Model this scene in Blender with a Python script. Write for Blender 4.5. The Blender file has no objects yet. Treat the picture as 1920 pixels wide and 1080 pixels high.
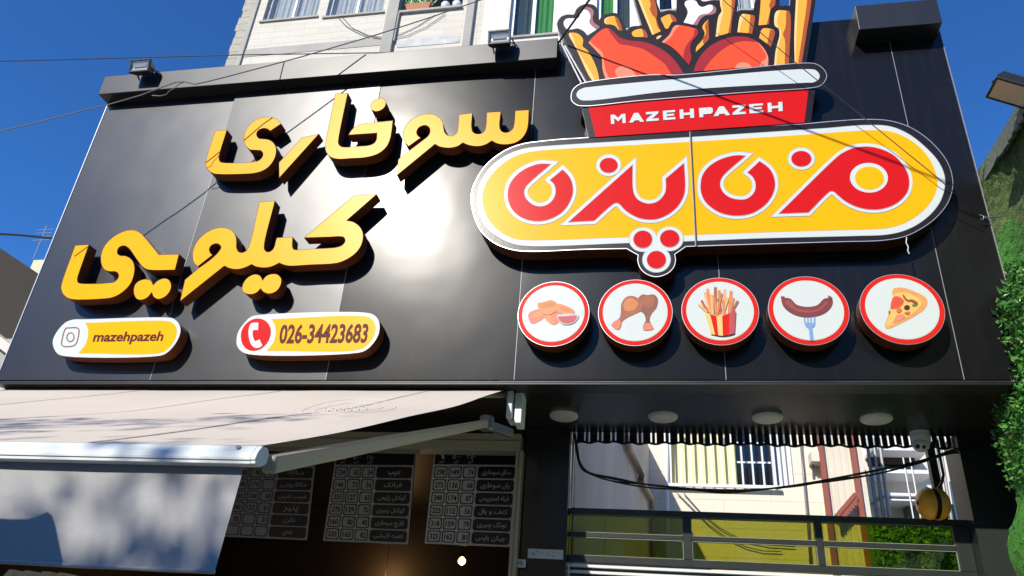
import bpy, math, random
from mathutils import Vector, Matrix
from mathutils.geometry import tessellate_polygon
from math import radians, sin, cos, pi, sqrt, atan2

scene = bpy.context.scene
COL = scene.collection
random.seed(7)

# ------------------------------------------------------------------ camera
F_PX, YAW, PITCH, ROLL = 1422.6, .2123, .4799, -.0758
CAM = Vector((0, -5.0, 1.6))
_f = Vector((-sin(YAW)*cos(PITCH), cos(YAW)*cos(PITCH), sin(PITCH)))
_r = Vector((cos(YAW), sin(YAW), 0))
_d = _f.cross(_r)
RIGHT = cos(ROLL)*_r + sin(ROLL)*_d
DOWN = -sin(ROLL)*_r + cos(ROLL)*_d
FWD = _f
cam_data = bpy.data.cameras.new("camera")
cam_data.sensor_width = 36
cam_data.lens = F_PX/1920*36
cam_data.clip_start = .05
cam_data.clip_end = 3000
cam = bpy.data.objects.new("camera", cam_data)
cam.matrix_world = Matrix(((RIGHT.x, -DOWN.x, -FWD.x, CAM.x),
                           (RIGHT.y, -DOWN.y, -FWD.y, CAM.y),
                           (RIGHT.z, -DOWN.z, -FWD.z, CAM.z), (0, 0, 0, 1)))
COL.objects.link(cam)
scene.camera = cam

# ------------------------------------------------------------------ light
SUN = Vector((-.318, -.786, .534)).normalized()          # towards the sun
world = bpy.data.worlds.new("World")
scene.world = world
world.use_nodes = True
nt = world.node_tree
sky = nt.nodes.new("ShaderNodeTexSky")
sky.sky_type = 'NISHITA'
sky.sun_disc = False
sky.sun_elevation = math.asin(SUN.z)
sky.sun_rotation = atan2(SUN.x, SUN.y)
sky.altitude = 1300
sky.air_density = 1.0
sky.dust_density = 1.0
sky.ozone_density = 3.0
bgn = nt.nodes["Background"]
bgn.inputs[1].default_value = .135
deep = nt.nodes.new("ShaderNodeMix"); deep.data_type = 'RGBA'; deep.blend_type = 'MULTIPLY'
deep.inputs[0].default_value = 1.0; deep.inputs[7].default_value = (.36, .87, 1.46, 1)      # clear deep blue air
nt.links.new(sky.outputs[0], deep.inputs[6]); nt.links.new(deep.outputs[2], bgn.inputs[0])
sun_data = bpy.data.lights.new("sun", 'SUN')
sun_data.energy = 5.0
sun_data.angle = radians(.53)
sun_data.color = (1, .94, .84)
sun = bpy.data.objects.new("sun", sun_data)
sun.rotation_euler = SUN.to_track_quat('Z', 'Y').to_euler()
COL.objects.link(sun)
scene.view_settings.view_transform = 'Standard'
scene.view_settings.look = 'None'
scene.view_settings.exposure = 0.0
scene.view_settings.gamma = 1.0

# ------------------------------------------------------------------ pixels of the photo -> points on the real planes
def ray(x, y):
    return RIGHT*(x-960) + DOWN*(y-540) + FWD*F_PX
def at(x, y, Y):
    d = ray(x, y); return CAM + d*((Y-CAM.y)/d.y)
def at_x(x, y, X):
    d = ray(x, y); return CAM + d*((X-CAM.x)/d.x)
def at_z(x, y, Z):
    d = ray(x, y); return CAM + d*((Z-CAM.z)/d.z)

def spl(pts, n=7):
    """closed outline; a point (x, y, 1) is a sharp corner, the rest is smoothed"""
    N = len(pts)
    P = [Vector((p[0], p[1])) for p in pts]
    K = [len(p) > 2 for p in pts]
    out = []
    for i in range(N):
        a, b = P[i], P[(i+1) % N]
        p0 = P[i-1] if not K[i] else a*2-b
        p3 = P[(i+2) % N] if not K[(i+1) % N] else b*2-a
        if K[i] and K[(i+1) % N]:
            out.append(a.copy()); continue
        t0 = 0.0
        t1 = t0+max(1e-4, (a-p0).length**.5)
        t2 = t1+max(1e-4, (b-a).length**.5)
        t3 = t2+max(1e-4, (p3-b).length**.5)
        for k in range(n):
            t = t1+(t2-t1)*k/n
            A1 = p0*((t1-t)/(t1-t0))+a*((t-t0)/(t1-t0))
            A2 = a*((t2-t)/(t2-t1))+b*((t-t1)/(t2-t1))
            A3 = b*((t3-t)/(t3-t2))+p3*((t-t2)/(t3-t2))
            B1 = A1*((t2-t)/(t2-t0))+A2*((t-t0)/(t2-t0))
            B2 = A2*((t3-t)/(t3-t1))+A3*((t-t1)/(t3-t1))
            out.append(B1*((t2-t)/(t2-t1))+B2*((t-t1)/(t2-t1)))
    return [(p.x, p.y) for p in out]
def tr(o, s, pts, n=7, smooth=True):
    """points read in an enlarged crop of the photo: origin o, scale s"""
    q = [(o[0]+p[0]/s, o[1]+p[1]/s)+tuple(p[2:]) for p in pts]
    return spl(q, n) if smooth else [(p[0], p[1]) for p in q]
def area(p):
    return sum(p[i-1][0]*p[i][1]-p[i][0]*p[i-1][1] for i in range(len(p)))/2
def offset(p, d, lim=3.0):
    """grow (d > 0) or shrink a closed outline with mitred corners"""
    s = 1 if area(p) > 0 else -1
    q = []
    for a in p:
        if not q or (abs(a[0]-q[-1][0])+abs(a[1]-q[-1][1])) > 1e-3: q.append(a)
    out = []
    n = len(q)
    for i in range(n):
        a, b, c = Vector(q[i-1]), Vector(q[i]), Vector(q[(i+1) % n])
        u, v = (b-a).normalized(), (c-b).normalized()
        n1, n2 = Vector((u.y, -u.x))*s, Vector((v.y, -v.x))*s
        m = n1+n2
        if m.length < 1e-6: m = n1.copy()
        m.normalize()
        k = max(1/lim, m.dot(n1))
        out.append(tuple(b+m*(d/k)))
    return out
def ell(c, rx, ry, n=40, rot=0, skew=0):
    return [(c[0]+rx*cos(2*pi*i/n)*cos(rot)-ry*sin(2*pi*i/n)*sin(rot)+skew*sin(2*pi*i/n),
             c[1]+rx*cos(2*pi*i/n)*sin(rot)+ry*sin(2*pi*i/n)*cos(rot)) for i in range(n)]

# ------------------------------------------------------------------ materials
MATS = {}
def mat(name, col, rough=.5, metal=0.0, var=.08, scale=6.0, bump=0.0, bscale=40.0, coat=0.0, crough=.1, spec=.5,
        var2=0.0, scale2=1.2, stretch=None, emit=None, estr=0):
    if name in MATS: return MATS[name]
    m = bpy.data.materials.new(name); m.use_nodes = True
    t = m.node_tree; L = t.links
    b = t.nodes["Principled BSDF"]
    b.inputs["Roughness"].default_value = rough
    b.inputs["Metallic"].default_value = metal
    b.inputs["Specular IOR Level"].default_value = spec
    b.inputs["Coat Weight"].default_value = coat
    b.inputs["Coat Roughness"].default_value = crough
    tc = t.nodes.new("ShaderNodeTexCoord")
    src = tc.outputs["Object"]
    if stretch:
        mp = t.nodes.new("ShaderNodeMapping"); mp.inputs["Scale"].default_value = stretch
        L.new(src, mp.inputs[0]); src = mp.outputs[0]
    def nz(sc, det=4):
        n = t.nodes.new("ShaderNodeTexNoise"); n.inputs["Scale"].default_value = sc; n.inputs["Detail"].default_value = det
        L.new(src, n.inputs["Vector"]); return n
    n = nz(scale)
    mx = t.nodes.new("ShaderNodeMix"); mx.data_type = 'RGBA'
    mx.inputs[6].default_value = tuple(c*(1-var) for c in col)+(1,)
    mx.inputs[7].default_value = tuple(min(1, c*(1+var)) for c in col)+(1,)
    L.new(n.outputs["Fac"], mx.inputs[0])
    out = mx.outputs[2]
    if var2:
        n2 = nz(scale2, 6)
        rp = t.nodes.new("ShaderNodeMapRange"); rp.inputs[1].default_value = .35; rp.inputs[2].default_value = .7
        L.new(n2.outputs["Fac"], rp.inputs[0])
        m2 = t.nodes.new("ShaderNodeMix"); m2.data_type = 'RGBA'
        m2.inputs[7].default_value = tuple(c*(1-var2) for c in col)+(1,)
        L.new(out, m2.inputs[6]); L.new(rp.outputs[0], m2.inputs[0]); out = m2.outputs[2]
    L.new(out, b.inputs["Base Color"])
    if bump:
        nb = nz(bscale, 3)
        bp = t.nodes.new("ShaderNodeBump"); bp.inputs["Strength"].default_value = bump; bp.inputs["Distance"].default_value = .01
        L.new(nb.outputs["Fac"], bp.inputs["Height"]); L.new(bp.outputs[0], b.inputs["Normal"])
    if emit:
        b.inputs["Emission Color"].default_value = tuple(emit)+(1,); b.inputs["Emission Strength"].default_value = estr
    MATS[name] = m
    return m
def stone_mat(name, c1, c2, mortar, w=.85, h=.22, msize=.006, rough=.7, stain=.25):
    m = bpy.data.materials.new(name); m.use_nodes = True
    t = m.node_tree; L = t.links; b = t.nodes["Principled BSDF"]; b.inputs["Roughness"].default_value = rough
    tc = t.nodes.new("ShaderNodeTexCoord"); sp = t.nodes.new("ShaderNodeSeparateXYZ"); cb = t.nodes.new("ShaderNodeCombineXYZ")
    L.new(tc.outputs["Object"], sp.inputs[0])
    ad = t.nodes.new("ShaderNodeMath"); ad.operation = 'ADD'
    L.new(sp.outputs[0], ad.inputs[0]); L.new(sp.outputs[1], ad.inputs[1])
    L.new(ad.outputs[0], cb.inputs[0]); L.new(sp.outputs[2], cb.inputs[1])
    br = t.nodes.new("ShaderNodeTexBrick")
    br.inputs["Color1"].default_value = c1+(1,); br.inputs["Color2"].default_value = c2+(1,); br.inputs["Mortar"].default_value = mortar+(1,)
    br.inputs["Scale"].default_value = 1; br.inputs["Brick Width"].default_value = w; br.inputs["Row Height"].default_value = h
    br.inputs["Mortar Size"].default_value = msize; br.inputs["Mortar Smooth"].default_value = .3
    L.new(cb.outputs[0], br.inputs["Vector"])
    n = t.nodes.new("ShaderNodeTexNoise"); n.inputs["Scale"].default_value = 2.2; n.inputs["Detail"].default_value = 7
    mp = t.nodes.new("ShaderNodeMapping"); mp.inputs["Scale"].default_value = (.6, .6, 3)
    L.new(tc.outputs["Object"], mp.inputs[0]); L.new(mp.outputs[0], n.inputs["Vector"])
    rp = t.nodes.new("ShaderNodeMapRange"); rp.inputs[1].default_value = .5; rp.inputs[2].default_value = .8; rp.inputs[4].default_value = stain
    L.new(n.outputs["Fac"], rp.inputs[0])
    mx = t.nodes.new("ShaderNodeMix"); mx.data_type = 'RGBA'; mx.inputs[7].default_value = tuple(c*.55 for c in c2)+(1,)
    L.new(rp.outputs[0], mx.inputs[0]); L.new(br.outputs["Color"], mx.inputs[6]); L.new(mx.outputs[2], b.inputs["Base Color"])
    bp = t.nodes.new("ShaderNodeBump"); bp.inputs["Strength"].default_value = .4; bp.inputs["Distance"].default_value = .01
    L.new(br.outputs["Fac"], bp.inputs["Height"]); bp.invert = True; L.new(bp.outputs[0], b.inputs["Normal"])
    return m
def tint_mat(name, col, gloss=.08):
    m = bpy.data.materials.new(name); m.use_nodes = True
    t = m.node_tree; L = t.links; t.nodes.remove(t.nodes["Principled BSDF"])
    o = t.nodes["Material Output"]
    tb = t.nodes.new("ShaderNodeBsdfTransparent"); g = t.nodes.new("ShaderNodeBsdfGlossy"); g.inputs["Roughness"].default_value = .02
    n = t.nodes.new("ShaderNodeTexNoise"); n.inputs["Scale"].default_value = 9; n.inputs["Detail"].default_value = 5
    mx = t.nodes.new("ShaderNodeMix"); mx.data_type = 'RGBA'
    mx.inputs[6].default_value = tuple(c*.85 for c in col)+(1,); mx.inputs[7].default_value = col+(1,)
    L.new(n.outputs["Fac"], mx.inputs[0]); L.new(mx.outputs[2], tb.inputs[0])
    ms = t.nodes.new("ShaderNodeMixShader"); ms.inputs[0].default_value = gloss
    L.new(tb.outputs[0], ms.inputs[1]); L.new(g.outputs[0], ms.inputs[2]); L.new(ms.outputs[0], o.inputs[0])
    return m
def panel_mat(name, base, rough, coat=0, crough=.2, amp=.25, spec=.5):
    """dark satin aluminium composite: metallic flake lobe under a clear film, faintly wavy, a little dusty"""
    m = bpy.data.materials.new(name); m.use_nodes = True
    t = m.node_tree; L = t.links; b = t.nodes["Principled BSDF"]
    b.inputs["Metallic"].default_value = 0; b.inputs["Specular IOR Level"].default_value = spec
    b.inputs["Coat Weight"].default_value = coat; b.inputs["Coat Roughness"].default_value = crough
    tc = t.nodes.new("ShaderNodeTexCoord")
    n = t.nodes.new("ShaderNodeTexNoise"); n.inputs["Scale"].default_value = 1.3; n.inputs["Detail"].default_value = 5
    L.new(tc.outputs["Object"], n.inputs["Vector"])
    rp = t.nodes.new("ShaderNodeMapRange"); rp.inputs[3].default_value = rough-.03; rp.inputs[4].default_value = rough+.03
    L.new(n.outputs["Fac"], rp.inputs[0]); L.new(rp.outputs[0], b.inputs["Roughness"])
    n2 = t.nodes.new("ShaderNodeTexNoise"); n2.inputs["Scale"].default_value = 3; n2.inputs["Detail"].default_value = 9; n2.inputs["Roughness"].default_value = .7
    L.new(tc.outputs["Object"], n2.inputs["Vector"])
    mx = t.nodes.new("ShaderNodeMix"); mx.data_type = 'RGBA'
    mx.inputs[6].default_value = tuple(c*(1-amp) for c in base)+(1,); mx.inputs[7].default_value = tuple(c*(1+amp) for c in base)+(1,)
    L.new(n2.outputs["Fac"], mx.inputs[0]); L.new(mx.outputs[2], b.inputs["Base Color"])
    mp = t.nodes.new("ShaderNodeMapping"); mp.inputs["Scale"].default_value = (9, 9, .7); L.new(tc.outputs["Object"], mp.inputs[0])
    n4 = t.nodes.new("ShaderNodeTexNoise"); n4.inputs["Scale"].default_value = 1.6; n4.inputs["Detail"].default_value = 8; n4.inputs["Roughness"].default_value = .65
    L.new(mp.outputs[0], n4.inputs["Vector"])
    r4 = t.nodes.new("ShaderNodeMapRange"); r4.inputs[1].default_value = .48; r4.inputs[2].default_value = .8; r4.inputs[4].default_value = .12
    L.new(n4.outputs["Fac"], r4.inputs[0])
    m4 = t.nodes.new("ShaderNodeMix"); m4.data_type = 'RGBA'; m4.inputs[7].default_value = (.055, .052, .048, 1)
    L.new(r4.outputs[0], m4.inputs[0]); L.new(mx.outputs[2], m4.inputs[6]); L.new(m4.outputs[2], b.inputs["Base Color"])
    n3 = t.nodes.new("ShaderNodeTexNoise"); n3.inputs["Scale"].default_value = 2.2; n3.inputs["Detail"].default_value = 1
    L.new(tc.outputs["Object"], n3.inputs["Vector"])
    bp = t.nodes.new("ShaderNodeBump"); bp.inputs["Strength"].default_value = .12; bp.inputs["Distance"].default_value = .02
    L.new(n3.outputs["Fac"], bp.inputs["Height"]); L.new(bp.outputs[0], b.inputs["Normal"]); L.new(bp.outputs[0], b.inputs["Coat Normal"])
    return m

M_panel = panel_mat("dark_composite", (.009, .009, .010), .19, spec=.085, coat=.20, crough=.36)
M_cornice = panel_mat("dark_composite_cornice", (.012, .012, .014), .40, spec=.50)
M_panelA = panel_mat("dark_composite_left", (.010, .010, .012), .31, spec=.72)
M_panelB = panel_mat("dark_composite_brushed", (.011, .011, .012), .345, spec=.50)
M_panelD = panel_mat("dark_composite_plain", (.009, .009, .010), .22, spec=.28)
M_soffit = mat("soffit_board", (.022, .018, .016), .22, 0, .3, 3, .05, 3, spec=.4)
M_alu = mat("bare_aluminium", (.62, .63, .65), .35, .7, .12, 30)
M_seam = mat("seam_edge", (.30, .30, .31), .5, .2, .15, 20)
M_yellow = mat("yellow_acrylic", (.97, .43, .004), .30, 0, .05, 5, .02, 60, spec=.10)
M_yprint = mat("yellow_print", (.96, .435, .004), .28, 0, .03, 4, .02, 60, spec=.10)
M_brown = mat("brown_return", (.17, .046, .012), .42, .35, .55, 45, .5, 120, spec=.5)
M_brown2 = mat("brown_return_dark", (.10, .030, .012), .45, .35, .6, 60, .5, 140, spec=.5)
M_white = mat("white_print", (.62, .66, .63), .3, 0, .03, 5, .02, 50, spec=.2)
M_red = mat("red_print", (.62, .011, .013), .28, 0, .05, 4, .02, 50, spec=.08)
M_ring = mat("red_ring_print", (.66, .022, .014), .28, 0, .05, 4, spec=.08)
M_blackp = mat("black_print", (.018, .012, .011), .28, 0, .25, 20, .03, 50, spec=.3)
M_line = mat("grey_keyline", (.30, .32, .33), .5)
M_text = mat("brown_text_print", (.085, .010, .004), .5, spec=.15)
M_dark = mat("black_plastic", (.018, .018, .02), .45, 0, .2, 20)
M_frame = mat("charcoal_frame", (.028, .033, .030), .32, .1, .2, 8, .05, 20)
M_grey = mat("grey_metal", (.22, .22, .22), .4, .5, .15, 12)
M_awn = mat("awning_cloth", (.60, .535, .47), .85, 0, .05, 90, .08, 260, var2=.08, scale2=.8)
def cloth_mat():
    m = mat("awning_weave", (.74, .65, .54), .85, 0, .05, 90, .12, 320, var2=.10, scale2=.9)
    t = m.node_tree; L = t.links; b = t.nodes["Principled BSDF"]; o = t.nodes["Material Output"]
    tr_ = t.nodes.new("ShaderNodeBsdfTranslucent"); tr_.inputs[0].default_value = (.62, .52, .42, 1)
    ms = t.nodes.new("ShaderNodeMixShader"); ms.inputs[0].default_value = .12
    L.new(b.outputs[0], ms.inputs[1]); L.new(tr_.outputs[0], ms.inputs[2]); L.new(ms.outputs[0], o.inputs[0])
    return m
M_awn = cloth_mat()
M_seamc = mat("cloth_seam", (.46, .42, .37), .9, 0, .1, 60)
M_valance = mat("valance_cloth", (.38, .375, .37), .62, 0, .06, 70, .1, 6, spec=.4)
M_bar = mat("white_powdercoat", (.72, .76, .73), .48, 0, .03, 8, spec=.5)
M_arm = mat("olive_grey_arm", (.42, .40, .28), .4, .1, .06, 8)
M_cream = mat("cream_plaster", (.74, .67, .54), .85, 0, .08, 3, .1, 60, var2=.12, scale2=.7)
M_tan = mat("greyish_plaster", (.68, .58, .47), .85, 0, .12, 2.5, .1, 50, var2=.3, scale2=.9, stretch=(1, 1, .35))
M_pipe = mat("beige_pipe", (.45, .34, .22), .5, 0, .15, 8)
M_post = mat("red_brown_paint", (.30, .075, .045), .5, 0, .15, 8)
M_wwall = mat("white_far_wall", (.74, .70, .61), .8, 0, .06, 3, var2=.1)
M_glassdk = mat("dark_window_glass", (.012, .014, .018), .06, 0, .3, 3, spec=.6)
M_curtain = mat("white_curtain", (.72, .74, .75), .8, 0, .08, 9, .6, 9, stretch=(5, 5, .1))
M_green = mat("green_curtain", (.10, .42, .055), .8, 0, .15, 6, .6, 8, stretch=(5, 5, .1))
M_greyg = mat("grey_green_glass", (.10, .125, .11), .15, 0, .12, 3)
M_wframe = mat("white_window_frame", (.76, .76, .76), .4, 0, .03)
M_blind = mat("yellow_blind", (.82, .76, .40), .8, 0, .1, 4)
M_stone = stone_mat("travertine_cladding", (.64, .57, .46), (.60, .53, .42), (.47, .41, .33))
M_stone2 = stone_mat("pinkish_cladding", (.74, .66, .57), (.72, .64, .56), (.52, .46, .40), .8, .34, stain=.12)
M_cwall = stone_mat("courtyard_cladding", (.80, .71, .56), (.79, .70, .55), (.58, .50, .39), 1.5, .45, .005, stain=.10)
M_trim = mat("grey_stone_trim", (.40, .365, .31), .7, 0, .12, 5, var2=.2)
M_rough = mat("rough_brick", (.45, .40, .30), .9, 0, .35, 14, 1.0, 14)
M_terra = mat("terracotta", (.50, .20, .09), .8, 0, .12, 10)
M_leaf = mat("leaf_green", (.050, .20, .022), .38, 0, .55, 9, spec=.5)
M_leaf3 = mat("leaf_dry", (.16, .15, .04), .55, 0, .4, 9)
M_leaf4 = mat("leaf_deep", (.018, .075, .012), .4, 0, .4, 9)
M_leaf2 = mat("leaf_light", (.11, .31, .04), .42, 0, .4, 9, spec=.5)
M_turf = mat("artificial_turf", (.075, .30, .03), .75, 0, .55, 60, .9, 90, var2=.5, scale2=2.2)
M_turfdk = mat("turf_worn", (.135, .21, .055), .8, 0, .5, 40, .9, 80, var2=.4, scale2=2.5)
M_cap = mat("grey_green_flashing", (.16, .19, .15), .6, 0, .4, 30, .5, 40)
M_lens = mat("lamp_diffuser", (.50, .49, .45), .45, 0, .03)
M_ref = mat("flood_reflector", (.85, .85, .83), .25, .25, .1, 20)
M_cable = mat("black_cable", (.010, .010, .011), .5, 0, .2, 30)
M_boardg = mat("board_grey", (.62, .62, .60), .5, 0, .05, 6)
M_ink = mat("board_black", (.012, .012, .012), .4)
M_orange = mat("orange_plastic", (.85, .37, .015), .4, 0, .15, 10)
M_asph = mat("sandy_concrete_road", (.26, .23, .19), .9, 0, .3, 30, .4, 120, var2=.2)
M_pave = mat("paving_concrete", (.42, .38, .32), .85, 0, .15, 8, .2, 60, var2=.2)
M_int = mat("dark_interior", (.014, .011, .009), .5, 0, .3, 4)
M_bark = mat("bark", (.09, .065, .045), .9, 0, .3, 10, .6, 20)
M_tint = tint_mat("yellow_tinted_glass", (.62, .63, .20))
M_clear = tint_mat("clear_film", (.93, .93, .92), .05)
M_brickbr = mat("brown_roof_wall", (.042, .032, .022), .9, 0, .2, 3, .3, 25, var2=.2)

# ------------------------------------------------------------------ mesh collector
class MB:
    def __init__(s): s.v = []; s.f = []; s.m = []; s.mats = []
    def mi(s, m):
        if m not in s.mats: s.mats.append(m)
        return s.mats.index(m)
    def face(s, pts, m):
        b = len(s.v); s.v += [Vector(p) for p in pts]; s.f.append(tuple(range(b, b+len(pts)))); s.m.append(s.mi(m))
    def box(s, x0, x1, y0, y1, z0, z1, m):
        s.hull([(x0, y0, z0), (x1, y0, z0), (x1, y1, z0), (x0, y1, z0)], [(x0, y0, z1), (x1, y0, z1), (x1, y1, z1), (x0, y1, z1)], m)
    def hull(s, lo, hi, m):
        b = len(s.v); n = len(lo); s.v += [Vector(p) for p in lo]+[Vector(p) for p in hi]; k = s.mi(m)
        s.f.append(tuple(range(b+n-1, b-1, -1))); s.f.append(tuple(range(b+n, b+2*n)))
        for i in range(n): s.f.append((b+i, b+(i+1) % n, b+n+(i+1) % n, b+n+i))
        s.m += [k]*(n+2)
    def bar(s, a, b, w, h, m, up=(0, 0, 1)):
        a, b = Vector(a), Vector(b); d = (b-a).normalized(); x = d.cross(Vector(up)).normalized(); y = x.cross(d)
        c = lambda p: [p-x*w/2-y*h/2, p+x*w/2-y*h/2, p+x*w/2+y*h/2, p-x*w/2+y*h/2]
        s.hull(c(a), c(b), m)
    def tube(s, pts, r, m, n=8, r2=None, cap=True):
        pts = [Vector(p) for p in pts]; k = s.mi(m); b = len(s.v); N = len(pts)
        px = None
        for i, p in enumerate(pts):
            d = (pts[min(i+1, N-1)]-pts[max(i-1, 0)]).normalized()
            if px is None:
                px = d.orthogonal().normalized()
            px = (px-d*px.dot(d)).normalized()
            q = d.cross(px); rr = r if r2 is None else r+(r2-r)*i/max(1, N-1)
            for j in range(n): s.v.append(p+px*(rr*cos(2*pi*j/n))+q*(rr*sin(2*pi*j/n)))
        for i in range(N-1):
            for j in range(n):
                s.f.append((b+i*n+j, b+i*n+(j+1) % n, b+(i+1)*n+(j+1) % n, b+(i+1)*n+j)); s.m.append(k)
        if cap:
            s.f.append(tuple(b+j for j in range(n-1, -1, -1))); s.f.append(tuple(b+(N-1)*n+j for j in range(n))); s.m += [k, k]
    def fill(s, loops, m, flip=False):
        """flat region between an outline and its holes, all 3-D points"""
        k = s.mi(m); b = len(s.v); L = [[Vector(p) for p in l] for l in loops]
        for l in L: s.v += l
        for t in tessellate_polygon(L):
            a, c, e = (s.v[b+i] for i in t)
            nn = (c-a).cross(e-a)
            tt = t if nn.y < 0 else t[::-1]
            s.f.append(tuple(b+i for i in tt)); s.m.append(k)
    def flat(s, loops, Y, m):
        """printed shape given in photo pixels, on the plane y = Y"""
        s.fill([[at(p[0], p[1], Y) for p in l] for l in loops], m)
    def prism(s, loops, Yf, Yb, mside, mfront=None, back=True):
        """solid whose front outline is given in photo pixels"""
        W = [[at(p[0], p[1], Yf) for p in l] for l in loops]
        k = s.mi(mside)
        for l in W:
            b = len(s.v); n = len(l)
            s.v += l+[Vector((p.x, Yb, p.z)) for p in l]
            for i in range(n):
                s.f.append((b+i, b+(i+1) % n, b+n+(i+1) % n, b+n+i)); s.m.append(k)
        s.fill(W, mfront or mside)
        if back: s.fill([[Vector((p.x, Yb, p.z)) for p in l] for l in W], mside)
    def lathe(s, c, axis, prof, m, n=24):
        """profile of (distance along axis, radius)"""
        c = Vector(c); d = Vector(axis).normalized(); x = d.orthogonal().normalized(); y = d.cross(x); b = len(s.v); k = s.mi(m)
        for (h, r) in prof:
            for j in range(n): s.v.append(c+d*h+x*(r*cos(2*pi*j/n))+y*(r*sin(2*pi*j/n)))
        for i in range(len(prof)-1):
            for j in range(n):
                s.f.append((b+i*n+j, b+i*n+(j+1) % n, b+(i+1)*n+(j+1) % n, b+(i+1)*n+j)); s.m.append(k)
        s.f.append(tuple(b+j for j in range(n))); s.f.append(tuple(b+(len(prof)-1)*n+j for j in range(n))); s.m += [k, k]
    def build(s, name, parent=None, smooth=False, bevel=0):
        me = bpy.data.meshes.new(name)
        off = Vector((0, 0, 0))
        if parent:
            q = parent
            while q: off += q.location; q = q.parent
        me.from_pydata([tuple(v-off) for v in s.v], [], s.f)
        for m in s.mats: me.materials.append(m)
        me.polygons.foreach_set("material_index", s.m)
        if smooth: me.polygons.foreach_set("use_smooth", [True]*len(s.f))
        me.update()
        o = bpy.data.objects.new(name, me); COL.objects.link(o)
        if parent: o.parent = parent
        if bevel:
            bv = o.modifiers.new("bevel", 'BEVEL'); bv.width = bevel; bv.segments = 2; bv.limit_method = 'ANGLE'
        return o
def tag(o, label, cat, group=None):
    o["label"] = label; o["category"] = cat
    if group: o["group"] = group
    return o
def thing(name, label, cat, loc, group=None):
    o = bpy.data.objects.new(name, None); o.location = loc; o.empty_display_size = .1; COL.objects.link(o)
    return tag(o, label, cat, group)
def struct(o):
    o["kind"] = "structure"; return o

# ------------------------------------------------------------------ lettering
def glyphs(body, bold=0.0, shear=0.0):
    c = bpy.data.curves.new("lettering", 'FONT'); c.body = body; c.offset = bold; c.shear = shear; c.resolution_u = 3
    o = bpy.data.objects.new("lettering", c); COL.objects.link(o)
    bpy.context.view_layer.update()
    me = o.evaluated_get(bpy.context.evaluated_depsgraph_get()).to_mesh()
    v = [tuple(p.co) for p in me.vertices]; f = [tuple(p.vertices) for p in me.polygons]
    bpy.data.objects.remove(o); bpy.data.curves.remove(c)
    return v, f
def text_quad(mb, body, bl, br, tl, Y, m, bold=0.0, shear=0.0, fit_h=None):
    """lettering laid into the parallelogram bl-br-tl (photo pixels) on plane y = Y; tl is over bl at the top of the letters"""
    v, f = glyphs(body, bold, shear)
    if not v: return
    x0, x1 = min(p[0] for p in v), max(p[0] for p in v); y0 = 0.0; y1 = max(p[1] for p in v)
    if fit_h == 'box': y0 = min(p[1] for p in v)
    bl, br, tl = Vector(bl), Vector(br), Vector(tl)
    b = len(mb.v); k = mb.mi(m)
    for p in v:
        q = bl+(br-bl)*((p[0]-x0)/(x1-x0))+(tl-bl)*((p[1]-y0)/(y1-y0))
        mb.v.append(at(q.x, q.y, Y))
    for g in f: mb.f.append(tuple(b+i for i in g)); mb.m.append(k)
FORMS = {'ا': (0xFE8D, 2), 'ب': (0xFE8F, 4), 'پ': (0xFB56, 4), 'ت': (0xFE95, 4), 'ج': (0xFE9D, 4), 'چ': (0xFB7A, 4), 'خ': (0xFEA5, 4),
         'ر': (0xFEAD, 2), 'ز': (0xFEAF, 2), 'ژ': (0xFB8A, 2), 'س': (0xFEB1, 4), 'ف': (0xFED1, 4), 'ق': (0xFED5, 4), 'ک': (0xFB8E, 4),
         'گ': (0xFB92, 4), 'ل': (0xFEDD, 4), 'م': (0xFEE1, 4), 'ن': (0xFEE5, 4), 'ه': (0xFEE9, 4), 'و': (0xFEED, 2), 'ی': (0xFBFC, 4),
         'آ': (0xFE81, 2), 'ش': (0xFEB5, 4)}
def shape(s):
    out = ''
    for i, ch in enumerate(s):
        if ch not in FORMS: out += ch; continue
        base, n = FORMS[ch]
        prev = i > 0 and s[i-1] in FORMS and FORMS[s[i-1]][1] == 4
        nxt = n == 4 and i+1 < len(s) and s[i+1] in FORMS
        out += chr(base+(3 if prev and nxt else 2 if nxt else 1 if prev else 0))
    return out[::-1]

# ================================================================== GROUND
g = MB(); g.box(-400, 400, -400, 400, -.3, 0, M_asph); struct(g.build("ground"))
g = MB(); g.box(-40, 40, -2.6, 1.0, .0, .14, M_pave); struct(g.build("pavement"))
g = MB(); g.box(-40, 40, -20, -13, .0, .14, M_pave); struct(g.build("pavement"))
g = MB(); g.box(-12, 14, 1.3, 20, .0, .05, M_pave); struct(g.build("courtyard_floor"))

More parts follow.
